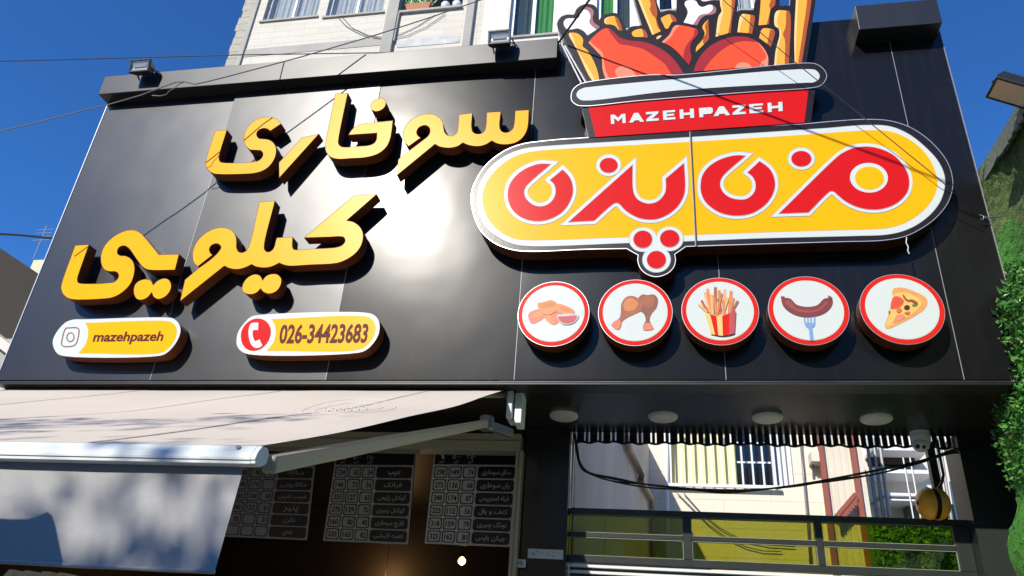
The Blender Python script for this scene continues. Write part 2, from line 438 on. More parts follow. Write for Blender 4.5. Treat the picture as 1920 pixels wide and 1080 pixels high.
# ================================================================== SHOP FRONT (dark clad fascia)
ZB = 3.488
shop = thing("shop_front", "shop front clad in dark satin composite panels carrying the yellow and red signs", "shop front", (-1.5, 0, 0))
XL = -5.32; XR = 2.62
Z_TOP = at(1560, 40, 0).z
seam = [at(443.3, 184.2, 0).x, at(716, 166, 0).x, at(1003.8, 145, 0).x, at(1347.4, 504.8, 0).x, at(1773.7, 560, 0).x]
xs = [XL]+seam+[XR]
tilt = [(.002, .0), (-.001, .001), (.0, .0), (.001, .001), (-.001, 0), (.001, 0)]
XRT = at(1764.9, 77.8, 0).x; XRB = at(1828.2, 317.5, 0).x
for i in range(6):
    p = MB(); x0, x1 = xs[i]+.003, xs[i+1]-.003
    a, b = tilt[i]
    if i == 5: x1 = XRB
    yy = lambda x, z: -.006+a*((x-x0)/(x1-x0)-.5)*1.0+b*((z-ZB)/3-.5)
    c = [(x0, ZB+.03), (x1, ZB+.03), (x1, Z_TOP-(.5 if i == 99 else 0)), (x0, Z_TOP)]
    pm = (M_panelA, M_panelB, M_panel, M_panelD, M_panelD, M_panelD)[i]
    def bow(u, z):                                                    # sheet oil-canning: the upper part leans out a little
        k = max(0, z-4.75); e = (0, .40+.10*u, (.45+.35*u)*max(0, 1-u*1.02)**.5, 0, 0, 0)[i]
        return -.020*e*k*k
    p.hull([(q[0], yy(*q)+.004, q[1]) for q in c], [(q[0], .03, q[1]) for q in c], pm)
    NX_, NZ_ = 10, 16
    if i not in (1, 2): NX_ = NZ_ = 1
    P_ = lambda u, v: (x0+(x1-x0)*u, yy(x0+(x1-x0)*u, ZB+.03+(Z_TOP-ZB-.03)*v)+bow(u, ZB+.03+(Z_TOP-ZB-.03)*v), ZB+.03+(Z_TOP-ZB-.03)*v)
    bi = len(p.v)
    for a_ in range(NX_+1):
        for b_ in range(NZ_+1): p.v.append(Vector(P_(a_/NX_, b_/NZ_)))
    for a_ in range(NX_):
        for b_ in range(NZ_):
            k_ = bi+a_*(NZ_+1)+b_; p.f.append((k_, k_+NZ_+1, k_+NZ_+2, k_+1)); p.m.append(p.mi(pm))
    for u_ in (0, 1):
        for b_ in range(NZ_):
            q0, q1 = P_(u_, b_/NZ_), P_(u_, (b_+1)/NZ_); p.face([q0, q1, (q1[0], .0, q1[2]), (q0[0], .0, q0[2])], pm)
    po = p.build("cladding_panel", shop)
    for f_ in po.data.polygons:
        if f_.index >= 6 and f_.index < 6+NX_*NZ_: f_.use_smooth = True
    if i: p = MB(); p.box(xs[i]-.0022, xs[i]+.0022, -.0075, .03, ZB+.03, Z_TOP-.001, M_seam); p.build("seam_strip", shop)
p = MB(); p.box(XL+.002, XRB-.01, .031, .16, ZB+.02, Z_TOP-.02, M_alu); p.build("backing_frame", shop)
p = MB(); p.box(XL-.008, XL, -.012, .16, ZB, at(200, 200, 0).z+.3, M_alu)
p.build("edge_trim", shop)
p = MB(); p.box(XRB+.001, XRB+.006, -.012, .16, ZB+.03, Z_TOP, M_seam); p.build("edge_trim", shop)
p = MB(); p.box(XL, XR+.0, -.018, .16, ZB-.008, ZB+.012, M_ink); p.box(XL, XR, -.022, -.0185, ZB+.008, ZB+.013, mat('trim_highlight', (.07, .07, .07), .4, .5, .9, 3, stretch=(1, 1, .1))); p.build("bottom_trim", shop)  # paler patchy strip paints the highlight running along the trim
# cornice boxes
def cornice(q, xa, xb, za, zb, seams=()):
    p = MB(); cuts = [xa]+list(seams)+[xb]
    for i in range(len(cuts)-1):
        ca, cb = cuts[i]+(.002 if i else 0), cuts[i+1]-.002
        p.hull([(ca, -q, za), (cb, -q, za), (cb, .1, za), (ca, .1, za)], [(ca, -q-.008, zb+.0005*i), (cb, -q-.008, zb+.0005*i), (cb, .1, zb+.0005*i), (ca, .1, zb+.0005*i)], M_cornice)
    p.build("cornice", shop, bevel=.004)
Q = .145
cz0 = (at(185, 176.5, -Q).z+at(1043, 108, -Q).z)/2; cz1 = (at(197, 143, -Q).z+at(1043, 74, -Q).z)/2
CX0, CX1 = at(186, 172, -Q).x, at(1045, 100, -Q).x
cornice(Q, CX0, CX1, cz0, cz1, (at(530, 130, -Q).x,))
Q2 = .17
c20, c21 = at(1690, 49, -Q2).z, at(1690, 5, -Q2).z
cornice(Q2, at(1610, 50, -Q2).x, at(1767, 40, -Q2).x, c20, c21)
# soffit, pillar, recess
SY = 1.10
p = MB(); p.box(-1.12, 2.75, -.0, SY, ZB-.005, ZB-.0225+.05, M_soffit)
p.v = [v+Vector((0, 0, .0)) for v in p.v]; p.build("soffit", shop)
p = MB(); p.box(-1.07, -.715, .98, 1.3, .14, ZB-.006, mat("pillar_gloss", (.016, .016, .016), .18, 0, .2, 6)); p.build("pillar", shop, bevel=.006)
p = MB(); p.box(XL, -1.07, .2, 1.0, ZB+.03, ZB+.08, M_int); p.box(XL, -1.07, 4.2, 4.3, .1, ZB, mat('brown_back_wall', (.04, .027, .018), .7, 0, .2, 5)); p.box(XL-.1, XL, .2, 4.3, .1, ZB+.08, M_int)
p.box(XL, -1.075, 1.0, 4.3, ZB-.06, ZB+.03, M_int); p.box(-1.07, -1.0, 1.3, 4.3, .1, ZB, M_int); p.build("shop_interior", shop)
p = MB(); wa, wb = (-.705, 1.31), (-.19, 7.99); q0 = [(wa[0]-.15, wa[1]), wa, wb, (wb[0]-.15, wb[1])]; p.hull([(q[0], q[1], .06) for q in q0], [(q[0], q[1], 5.36) for q in q0], M_tan); p.build("side_wall", shop)
# right jamb and dark recess
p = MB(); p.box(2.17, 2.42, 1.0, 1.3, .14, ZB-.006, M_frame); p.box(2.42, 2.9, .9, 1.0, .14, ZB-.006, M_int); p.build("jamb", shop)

# ================================================================== YELLOW LETTERS
A = (370, 165); B = (600, 165); Cc = (720, 185); Dd = (100, 400); E = (320, 400); Ff = (440, 355)
def EF(pts): return [(p[0]+720, p[1]-270)+tuple(p[2:]) for p in pts]
GAP, THK = .055, .10
def letter(label, outline, hole=None):
    xs_ = [p[0] for p in outline]; ys_ = [p[1] for p in outline]
    c = at(sum(xs_)/len(xs_), max(ys_), 0)
    t = thing("channel_letter", label, "sign letter", (c.x, 0, c.z), "yellow channel letters on the dark cladding")
    s = MB(); s.prism([outline], -(GAP+THK), -GAP, M_brown, M_brown2); s.build("letter_return", t)
    f = MB(); f.prism([offset(outline, -.9)], -(GAP+THK+.004), -(GAP+THK+.0005), M_yellow, back=False); f.build("letter_face", t)
    n = len(outline)
    for k in (0, n//3, 2*n//3):
        q = offset(outline, -7)[k]; w = at(q[0], q[1], -(GAP+THK)); m = MB(); m.tube([(w.x, -.0, w.z), (w.x, -GAP, w.z)], .008, M_grey, 6); m.build("standoff", t)
    return t
L_ye = tr(A, 6, [(200, 478, 1), (335, 470, 1), (245, 785), (255, 825), (290, 839), (630, 831), (695, 812), (733, 770), (738, 738), (718, 708), (685, 702), (595, 697, 1),
    (548, 655), (522, 590), (535, 500), (590, 410), (680, 345), (790, 325), (870, 338), (915, 368), (945, 402, 1), (820, 485, 1), (790, 462), (740, 455), (692, 475), (668, 512), (675, 548), (700, 568), (750, 573),
    (805, 582), (850, 610), (880, 655), (888, 705), (880, 765), (850, 830), (800, 890), (735, 932), (650, 958), (555, 967), (250, 972), (180, 962), (130, 930), (100, 885), (93, 840), (105, 775)])
letter("yellow raised letter shaped like an S with a tall left arm, upper row far left", L_ye)
letter("yellow slanted stroke letter standing alone in the upper row beside the tall stem letter", tr(A, 6, [(1370, 515, 1), (1175, 558, 1), (918, 838, 1), (920, 1015, 1)]))
letter("yellow letter pair with tall stem and leaf shaped bowl under a single dot, upper row", tr(B, 6, [(172, 63, 1), (314, 53, 1), (208, 590), (210, 628), (245, 660), (430, 655), (555, 643), (610, 618), (634, 580), (640, 508, 1), (318, 530, 1),
    (350, 478), (400, 430), (460, 404), (540, 392), (640, 382), (822, 365, 1), (805, 500), (790, 575), (757, 650), (700, 710), (620, 755), (500, 783), (350, 793), (200, 800), (130, 783), (85, 745), (60, 695), (60, 630)]))
letter("single yellow oval dot above the upper row letters", tr(B, 6, [(565, 205), (590, 152), (650, 117), (710, 118), (742, 158), (730, 213), (680, 253), (622, 265), (577, 242)]))
letter("yellow letter group with a looped head and three upright teeth, upper row far right", tr(Cc, 6, [(160, 683, 1), (285, 582, 1), (430, 472), (498, 415), (518, 370), (510, 330), (480, 305), (435, 305), (390, 330), (368, 375), (378, 412), (415, 440, 1), (277, 538, 1), (235, 490), (213, 420), (225, 340), (280, 260), (360, 202), (460, 173), (560, 178), (625, 215), (660, 270), (672, 330), (682, 375), (708, 406), (745, 418),
    (790, 408), (822, 375), (832, 320), (843, 178, 1), (995, 160, 1), (986, 320), (1000, 372), (1035, 394), (1080, 394), (1125, 368), (1145, 315), (1155, 154, 1), (1315, 144, 1), (1302, 320), (1320, 362), (1360, 380), (1410, 370), (1450, 333), (1464, 280), (1475, 134, 1), (1632, 125, 1), (1620, 310), (1598, 382), (1550, 450), (1480, 496), (1400, 515), (1320, 515), (1260, 500), (1212, 475, 1),
    (1150, 515), (1080, 535), (1010, 535), (940, 520), (888, 497, 1), (830, 535), (760, 553), (690, 553), (625, 540), (575, 512, 1), (145, 865, 1)]))
letter("large yellow letter group with looped head, tall stem and wide angled arm, lower row right", tr(E, 6, [(160, 747, 1), (308, 622, 1), (470, 502), (548, 420), (566, 380), (545, 350), (500, 342), (455, 365), (435, 407), (447, 445), (472, 468, 1), (305, 600, 1), (262, 555), (245, 480), (257, 400), (300, 312), (380, 232), (470, 180), (560, 160), (640, 170), (700, 207), (733, 260), (742, 320), (742, 385), (760, 428), (800, 441), (842, 425), (875, 382),
    (970, 0), (998, -130, 1), (1175, -142, 1), (1052, 385), (1068, 425), (1100, 434), (1140, 415), (1168, 370), (1180, 318), (1195, 273, 1), (1375, 266, 1), (1370, 350), (1374, 388), (1392, 407)] + EF([(900, 668), (1150, 650), (1212, 625), (1242, 580), (1228, 542), (1190, 532), (1060, 537), (780, 546, 1), (1345, 62, 1), (1600, 55, 1), (1263, 350, 1),
    (1335, 367), (1400, 412), (1440, 480), (1445, 552), (1420, 640), (1360, 720), (1272, 783), (1180, 823), (1095, 838), (850, 850), (620, 862), (560, 852), (500, 828, 1), (440, 860), (370, 880), (300, 881), (240, 870), (190, 845, 1)]) + [(850, 605), (780, 626), (720, 630), (660, 618), (605, 592, 1), (105, 990, 1)]))
letter("pair of joined yellow dots under the lower row, above the telephone sign", tr(E, 6, [(803, 840), (825, 770), (880, 712), (950, 685), (1005, 702), (1035, 752, 1), (1075, 705), (1140, 682), (1200, 687), (1240, 727), (1246, 780), (1215, 850), (1160, 893), (1100, 905), (1045, 885), (1012, 848, 1), (970, 890), (910, 912), (850, 905), (813, 877)]))
letter("yellow letter group shaped like an S with a stepped right arm, lower row far left", tr(Dd, 6, [(245, 360, 1), (404, 351, 1), (290, 670), (272, 735), (278, 775), (310, 788), (620, 783), (680, 773), (720, 740), (735, 700), (722, 670), (690, 655), (630, 655), (578, 635), (545, 585), (532, 500), (557, 400), (620, 310), (720, 235), (825, 193), (910, 190), (975, 217), (1050, 295), (1187, 465, 1),
    (1416, 459, 1), (1370, 637, 1), (1110, 640), (1050, 630), (1000, 597), (940, 520), (865, 412), (832, 380), (790, 365), (745, 380), (722, 420), (727, 458), (755, 475), (805, 478), (855, 498), (897, 545), (915, 615), (905, 700), (870, 790), (810, 860), (740, 913), (660, 948), (580, 960), (225, 970), (152, 948), (105, 900), (86, 840), (97, 775)]))
letter("pair of joined yellow dots under the lower row, right above the camera handle sign", tr(Dd, 6, [(903, 870), (920, 800), (970, 757), (1040, 740), (1095, 757), (1125, 805, 1), (1160, 767), (1220, 736), (1280, 736), (1318, 775), (1325, 840), (1290, 908), (1230, 953), (1172, 965), (1130, 940), (1106, 893, 1), (1060, 945), (1000, 973), (942, 965), (912, 922)]))

# ================================================================== LONG OVAL SIGN
OY = -.165
ovb = [(1011.7, 265), (1050, 261, 1), (1291.7, 246.3, 1), (1370, 239.5), (1500, 232.6), (1564.8, 227), (1621.9, 223.7), (1666, 226), (1702.3, 236.7), (1733.4, 255.4), (1759.3, 280), (1777.5, 306), (1786, 334.5), (1785.3, 357), (1774.9, 383.8), (1754, 409), (1728, 428), (1697, 443), (1655.6, 450.5), (1577.8, 453),
       (1420, 457.5), (1285.8, 462, 1), (1265, 476.7, 1), (1266.5, 488), (1262.5, 501.7), (1250, 513.3), (1230, 518.7), (1213, 514), (1201, 503.3), (1195.8, 488.3), (1196.7, 478.3, 1), (1175, 465.8, 1), (1100, 467.2), (978.3, 470.5), (945, 463.6), (925, 454), (905, 437), (893.3, 416.7), (885.8, 393.3), (883.3, 373.3), (886, 353), (895, 333), (910, 311), (931.7, 291.7), (956.7, 277.5), (983.3, 269)]
ovw = [(1015, 275), (1298, 257.3), (1547, 240.8), (1624, 235), (1668.6, 237.4), (1702.3, 251), (1733.4, 274.8), (1759.3, 303.4), (1770.5, 329.3), (1771, 350), (1763.2, 376), (1746.4, 399.3), (1720.4, 420), (1692, 433), (1660.8, 439.5), (1603.7, 441.8), (1420, 446.5), (1282, 452), (1180, 455), (986.7, 460.5), (956.7, 455), (933.3, 443.3), (911.7, 426.7), (899.2, 404), (894.7, 376), (896.7, 353), (905, 333.3), (920, 313.3), (940, 296.7), (963.3, 285), (988, 278)]
ovy = [(1036.7, 280.4), (1298, 265.5), (1500, 253), (1640, 243.9), (1666, 246), (1691.9, 254.5), (1720.4, 272.2), (1741.2, 295.6), (1754.4, 324), (1757.5, 347.5), (1747.5, 375), (1726.6, 398.5), (1697, 417.5), (1666, 427), (1629.7, 429.6), (1500, 433.2), (1305, 440), (1180, 444.2), (990, 450.3), (970, 448.5), (951.7, 442.5), (931.7, 429.5), (915, 410), (906.5, 390), (904.2, 372), (907, 354), (915, 336.7), (930, 318.3), (950, 301.7), (973.3, 290), (1003.3, 283.4)]
H = (930, 270); I = (1050, 270); J = (1290, 250); K = (1440, 240); L6 = (1100, 390)
r_n1 = tr(H, 6, [(615, 228, 1), (540, 222), (450, 232), (330, 280), (230, 352), (160, 445), (133, 545), (142, 645), (180, 730), (250, 802), (350, 850), (460, 868), (570, 855), (680, 810), (770, 740), (830, 650), (862, 560), (860, 460), (825, 370), (750, 288, 1), (607, 405, 1), (652, 450), (672, 520), (660, 590), (620, 650), (560, 690), (490, 703), (420, 685), (360, 640), (325, 590), (317, 530), (335, 480), (370, 440)])
r_pz = tr(I, 6, [(95, 878, 1), (816, 235, 1), (817, 480), (832, 560), (870, 620), (940, 660), (1010, 671), (1090, 650), (1150, 600), (1185, 540), (1193, 480), (1190, 390, 1), (1395, 215, 1), (1407, 480), (1395, 570), (1350, 665), (1290, 735), (1210, 795), (1110, 838), (1010, 850), (900, 835), (800, 790), (725, 735), (670, 677), (635, 662), (600, 674), (385, 862, 1)])
r_n2 = tr(J, 6, [(645, 254, 1), (560, 247), (450, 265), (330, 310), (230, 380), (165, 470), (143, 570), (150, 670), (190, 760), (260, 830), (360, 890), (470, 920), (580, 925), (700, 905), (810, 850), (900, 770), (955, 680), (978, 590), (965, 490), (925, 410), (870, 358), (805, 315, 1), (670, 440, 1), (730, 490), (760, 560), (755, 640), (715, 700), (650, 740), (570, 745), (480, 725), (410, 680), (370, 620), (360, 560), (380, 500), (420, 450)])
r_mz = tr(K, 6, [(125, 962, 1), (795, 312), (860, 270), (960, 228), (1080, 210), (1200, 220), (1320, 257), (1430, 320), (1520, 420), (1573, 520), (1588, 620), (1570, 710), (1515, 790), (1430, 855), (1320, 900), (1200, 917), (1070, 905), (960, 870), (860, 815), (790, 757), (745, 718), (715, 709), (685, 722), (455, 950, 1)])
d1 = [(I[0]+p[0]/6, I[1]+p[1]/6) for p in ell((548, 240), 101, 84, 36, -.05)]
d2 = [(J[0]+p[0]/6, J[1]+p[1]/6) for p in ell((1275, 286), 112, 87, 36, .02)]
hole = [(K[0]+p[0]/6, K[1]+p[1]/6) for p in ell((1135, 558), 214, 168, 44, .06)]
holey = [(K[0]+p[0]/6, K[1]+p[1]/6) for p in ell((1141, 562), 163, 129, 44, .06)]
dots = [ell((L6[0]+x/6, L6[1]+y/6), rx/6, ry/6, 36) for x, y, rx, ry in ((632, 352, 105, 97), (934, 343, 108, 96), (785, 582, 107, 99))]
dotw = [ell((L6[0]+x/6, L6[1]+y/6), rx/6, ry/6, 40) for x, y, rx, ry in ((636, 356, 157, 136), (934, 347, 152, 136), (786, 582, 157, 143))]
oval = thing("oval_sign", "long yellow oval sign with red Persian lettering in white outlines", "shop sign", tuple(at(1230, 518, 0))[:1]+(0,)+tuple(at(1230, 518, 0))[2:])
s = MB(); s.prism([spl(ovb)], OY, -.03, M_brown2, M_blackp); s.build("sign_can", oval)
s = MB()
o1 = spl(ovb)
lip = offset(o1, .55)
s.fill([[at(p[0], p[1], OY-.0006) for p in lip], [at(p[0], p[1], OY-.0006) for p in offset(o1, -.6)]], M_alu)
s.build("sign_lip", oval)
s = MB(); y = OY-.0018
s.flat([spl(ovw)], y, M_white)
s.flat([offset(spl(ovw), .9), spl(ovw)], y, M_line)
s.flat([spl(ovy)], y-.0015, M_yprint)
for q in (r_n1, r_pz, r_n2, r_mz, d1, d2):
    s.flat([offset(q, 7.2, 2.6)], y-.003, M_line)
    s.flat([offset(q, 6.3, 2.6)], y-.0045, M_white)
    if q is r_mz:
        s.flat([q, hole], y-.006, M_red); s.flat([holey], y-.006, M_yprint)
        s.flat([offset(q, .7), q], y-.006, M_line)
    else:
        s.flat([q], y-.006, M_red); s.flat([offset(q, .7), q], y-.006, M_line)
for q in dotw: s.flat([offset(q, 1.0)], y-.003, M_line)
for i, q in enumerate(dotw): s.flat([q], y-.0045-.0004*i, M_white)
s.flat([ell((1230, 459), 12, 9, 16)], y-.0058, M_white)
for q in dots: s.flat([q], y-.007, M_red); s.flat([offset(q, .8), q], y-.007, M_line)
s.build("printed_face", oval)
s = MB(); a, b = at(1293.2, 247, y-.011), at(1304, 461, y-.011)
s.bar(a, b, .006, .004, M_seam, (0, 1, 0)); a2, b2 = at(1295.4, 247, y-.0125), at(1306.2, 461, y-.0125); s.bar(a2, b2, .005, .002, M_ink, (0, 1, 0)); s.build("joint_strip", oval)
s = MB(); s.tube([at(1697+dx, yy_, OY-.004) for dx, yy_ in ((3, 445), (2, 455), (6, 463), (5, 470), (8, 476))], .004, M_white, 5); s.build("loose_wire_end", oval)

# ================================================================== BUCKET SIGN
M6 = (1030, 0); N6 = (1290, 0); O6 = (1050, 110); P6 = (1270, 90)
def mm(pts, **k): return tr(M6, 6, pts, **k)
def nn(pts, **k): return tr(N6, 6, pts, **k)
C_or = mat("print_orange", (.95, .40, .055), .30, 0, .03, 5, spec=.09)
C_od = mat("print_rust", (.40, .095, .032), .30, 0, .05, 5, spec=.09)
C_ol = mat("print_pale_orange", (.98, .60, .24), .30, 0, .03, 5, spec=.09)
C_rd = mat("print_tomato", (.90, .085, .035), .30, 0, .04, 5, spec=.09)
C_dr = mat("print_crimson", (.36, .030, .040), .30, 0, .05, 5, spec=.09)
C_pk = mat("print_salmon", (.95, .26, .16), .30, 0, .03, 5, spec=.09)
C_bw = mat("print_bone", (.78, .81, .79), .30, 0, .03, 5, spec=.09)
C_mv = mat("print_mauve", (.36, .16, .18), .30, 0, .05, 5, spec=.09)
BY = -.13
bucket = thing("bucket_sign", "shaped sign of a red and white bucket heaped with fries and chicken drumsticks", "shop sign", tuple(at(1310, 250, 0)))
sil = [(1030+440/6, 930/6, 1), (1030+150/6, 70, 1), (1030+100/6, 330/6), (1030+88/6, 260/6), (1030+130/6, 190/6), (1030+200/6, 163/6), (1030+278/6, 160/6), (1030+300/6, 110/6), (1030+350/6, 65/6), (1030+425/6, 43/6), (1030+505/6, 60/6), (1030+545/6, 110/6), (1030+555/6, 180/6), (1030+562/6, 225/6, 1),
       (1030+600/6, 172/6), (1030+680/6, 150/6), (1030+760/6, 150/6), (1030+800/6, 195/6), (1030+870/6, 345/6, 1), (1030+920/6, 300/6), (1030+1000/6, 290/6), (1030+1040/6, 283/6, 1), (1030+935/6, -15, 1), (1030+780/6, -85, 1), (1030+1010/6, -95, 1), (1030+1200/6, 0, 1), (1030+1255/6, 150/6, 1),
       (1030+1300/6, 125/6), (1030+1370/6, 115/6), (1030+1428/6, 140/6, 1), (1030+1432/6, 0, 1), (1030+1480/6, -14), (1030+1570/6, -20), (1030+1670/6, -10), (1030+1720/6, 2), (1030+1840/6, 0), (1290+380/6, 0, 1), (1290+340/6, -90, 1), (1290+570/6, -100, 1), (1290+562/6, 0), (1290+552/6, 130/6, 1),
       (1290+590/6, 115/6), (1290+735/6, 115/6, 1), (1290+775/6, -20, 1), (1290+800/6, -110, 1), (1290+1050/6, -115, 1), (1290+1030/6, 65/6, 1), (1290+1145/6, 63/6, 1), (1290+1180/6, -70, 1), (1290+1450/6, -75, 1), (1290+1437/6, 0, 1), (1290+1333/6, 710/6, 1)]
silh = spl(sil, 6)
s = MB(); s.prism([silh], BY, -.05, mat("clear_acrylic_edge", (.30, .29, .28), .25, .3, .2, 40), M_blackp); s.build("fries_panel", bucket)
s = MB(); y1 = BY-.0016
def pr(q, m, k): s.flat([q], y1-.0015*k, m)
pr(mm([(220, 377), (295, 370), (345, 395), (380, 445), (375, 520), (430, 570), (530, 765), (552, 908), (492, 912), (300, 540)]), C_or, 0)
pr(mm([(220, 377), (240, 374), (320, 560), (510, 908), (492, 912), (300, 540)]), C_ol, 1)
pr(mm([(160, 258), (185, 215), (250, 205), (318, 205), (343, 170), (340, 130), (372, 106), (420, 112), (460, 150), (462, 200), (450, 250), (480, 292), (535, 330, 1), (430, 398, 1), (385, 350), (320, 320), (240, 332), (188, 320)]), C_bw, 0)
pr(mm([(385, 88), (440, 80), (488, 105), (500, 150), (487, 200), (503, 250), (570, 303, 1), (535, 332, 1), (490, 300), (450, 250), (465, 195), (440, 125)]), C_mv, 1)
pr(mm([(620, 222), (645, 198), (738, 184), (790, 240), (822, 345, 1), (780, 335), (740, 292), (690, 275), (628, 268)]), C_or, 0)
pr(mm([(738, 184), (790, 240), (825, 347, 1), (790, 332), (758, 262)]), C_od, 1)
pr(mm([(620, 222), (645, 198), (690, 192), (650, 215), (632, 268)]), C_ol, 1)
pr(mm([(930, 365), (965, 338), (1040, 325), (1083, 352), (1105, 420), (1060, 415), (942, 407)]), C_or, 0)
pr(mm([(1040, 325), (1083, 352), (1105, 420), (1062, 416), (1055, 365)]), C_od, 1)
pr(mm([(830, -480, 1), (1000, -510, 1), (1128, 0), (1140, 60), (1130, 100), (1160, 170), (1190, 200), (1215, 290), (1255, 350, 1), (1160, 392, 1), (1000, 0)]), C_or, 0)
pr(mm([(1000, -510, 1), (1045, -500, 1), (1188, 0), (1215, 150), (1207, 215), (1252, 347, 1), (1215, 300), (1190, 200), (1160, 170), (1130, 100), (1140, 60), (1128, 0)]), C_od, 1)
pr(mm([(830, -480, 1), (860, -485, 1), (1030, 0), (1180, 385, 1), (1158, 392, 1), (1000, 0)]), C_ol, 1)
pr(mm([(1255, 207), (1275, 190), (1358, 160), (1400, 180), (1432, 240, 1), (1382, 246), (1335, 318), (1310, 322), (1285, 280)]), C_or, 0)
pr(mm([(1358, 160), (1405, 182), (1436, 240, 1), (1394, 242)]), C_od, 1)
pr(mm([(1205, 432), (1218, 408), (1262, 400), (1245, 422), (1212, 440)]), C_ol, 0)
pr(mm([(1522, 50), (1535, 14), (1600, 0), (1650, 12), (1680, 58), (1720, 78), (1800, 53), (1838, 62), (1835, 110), (1792, 148), (1720, 162), (1680, 182), (1650, 230), (1615, 277, 1), (1510, 252, 1), (1540, 195), (1557, 140), (1545, 95)]), C_bw, 0)
pr(mm([(1838, 58), (1875, 92), (1870, 140), (1822, 165), (1755, 175), (1705, 212), (1662, 285, 1), (1615, 277, 1), (1650, 228), (1685, 182), (1730, 160), (1795, 147), (1838, 110)]), C_mv, 1)
pr(mm([(1790, 212, 1), (1797, 432, 1), (1740, 497), (1648, 584, 1), (1655, 530), (1720, 450), (1748, 370), (1722, 300)]), C_or, 0)
pr(mm([(1790, 210, 1), (1797, 438, 1), (1738, 492), (1727, 440), (1762, 370), (1752, 290)]), C_od, 1)
dk1 = [(440, 478, 1), (470, 440), (600, 330), (660, 318), (720, 358), (790, 420), (900, 455), (1050, 470), (1200, 520), (1330, 600), (1430, 705), (1510, 828, 1), (640, 907, 1), (600, 790), (585, 640), (545, 590)]
pr(mm(dk1), C_rd, 2)
pr(mm([(650, 318, 1), (720, 355), (790, 420), (900, 455), (1050, 470), (1200, 520), (1330, 600), (1430, 705), (1512, 827, 1), (1372, 835, 1), (1300, 722), (1180, 630), (1060, 552), (900, 510), (790, 490), (725, 420)]), C_dr, 3)
pr(mm([(440, 480, 1), (545, 590), (588, 640), (600, 780), (638, 907, 1), (684, 902, 1), (630, 780), (608, 640), (595, 590), (475, 485), (462, 462)]), C_pk, 3)
pr(mm([(740, 800), (795, 748), (870, 748), (930, 785), (985, 866, 1), (775, 888, 1)]), C_pk, 3)
pr(mm([(1265, 472, 1), (1350, 390), (1400, 300), (1440, 282), (1665, 338), (1672, 380), (1600, 480), (1585, 560), (1600, 650), (1570, 732, 1), (1440, 582), (1350, 512)]), C_rd, 2)
pr(mm([(1630, 330, 1), (1668, 342), (1668, 388), (1600, 480), (1585, 560), (1600, 650), (1570, 732, 1), (1508, 652), (1520, 560), (1560, 480), (1622, 400)]), C_dr, 3)
pr(mm([(1265, 472, 1), (1350, 390), (1400, 300), (1440, 282), (1462, 290), (1420, 330), (1372, 412), (1292, 486, 1)]), C_pk, 3)
pr(nn([(60, 806, 1), (110, 680), (200, 560), (330, 470), (470, 420), (580, 410), (700, 430), (800, 490), (870, 570), (900, 655), (902, 737, 1)]), C_rd, 2)
pr(nn([(60, 806, 1), (110, 680), (200, 560), (330, 470), (470, 420), (580, 410), (700, 430), (775, 468), (640, 460), (520, 482), (380, 560), (260, 672), (170, 796, 1)]), C_dr, 3)
pr(nn([(785, 475), (850, 540), (900, 640), (902, 737, 1), (808, 742, 1), (822, 700), (868, 668), (882, 640), (850, 565)]), C_pk, 3)
pr(nn([(525, 768, 1), (560, 717), (620, 700), (680, 715), (718, 756, 1)]), C_pk, 3)
pr(nn([(372, -500, 1), (480, -510, 1), (490, 0), (482, 200), (450, 373, 1), (310, 414, 1), (345, 180), (377, 125), (362, 50)]), C_or, 0)
pr(nn([(480, -510, 1), (520, -500, 1), (532, 0), (497, 200), (480, 370, 1), (450, 373, 1), (482, 200), (490, 0)]), C_od, 1)
pr(nn([(372, -500, 1), (392, -500, 1), (392, 0), (382, 60), (398, 135), (368, 250), (342, 405, 1), (310, 414, 1), (345, 180), (377, 125), (362, 50)]), C_ol, 1)
pr(nn([(588, 182), (615, 158), (712, 168, 1), (682, 372, 1), (555, 362, 1)]), C_or, 0)
pr(nn([(705, 166, 1), (747, 178), (722, 382, 1), (680, 374, 1)]), C_od, 1)
pr(nn([(588, 182), (615, 158), (640, 165), (600, 260), (580, 363, 1), (555, 362, 1)]), C_ol, 1)
pr(nn([(850, -580, 1), (940, -590, 1), (930, 0), (912, 60), (925, 100), (885, 276, 1), (793, 284, 1), (805, 170), (815, 60)]), C_or, 0)
pr(nn([(940, -590, 1), (1000, -580, 1), (985, 0), (975, 60), (930, 110), (910, 270, 1), (885, 276, 1), (925, 105), (912, 60), (930, 0)]), C_od, 1)
pr(nn([(825, 338), (852, 318), (958, 335), (978, 362), (932, 530, 1), (890, 492), (800, 427, 1)]), C_or, 0)
pr(nn([(925, 330, 1), (975, 350), (932, 530, 1), (890, 492, 1)]), C_od, 1)
pr(nn([(980, 150), (1010, 118), (1105, 118, 1), (1096, 310), (1068, 380), (1090, 450), (1086, 722, 1), (970, 734, 1), (985, 580), (1030, 380), (1018, 320), (978, 290)]), C_or, 0)
pr(nn([(1105, 118, 1), (1142, 130), (1136, 716, 1), (1086, 722, 1), (1090, 450), (1068, 380), (1098, 310)]), C_od, 1)
pr(nn([(980, 150), (1010, 118), (1030, 120), (1010, 200), (1010, 290), (1050, 370), (1010, 560), (995, 730, 1), (970, 734, 1), (985, 580), (1030, 380), (1018, 320), (978, 290)]), C_ol, 1)
pr(nn([(1240, -380, 1), (1360, -385, 1), (1340, 0), (1300, 300), (1238, 712, 1), (1200, 716, 1), (1196, 400), (1215, 0)]), C_or, 0)
pr(nn([(1360, -385, 1), (1410, -380, 1), (1390, 0), (1340, 330), (1280, 706, 1), (1238, 712, 1), (1300, 300), (1340, 0)]), C_od, 1)
pr(nn([(1240, -380, 1), (1262, -380, 1), (1240, 0), (1222, 400), (1212, 716, 1), (1200, 716, 1), (1196, 400), (1215, 0)]), C_ol, 1)
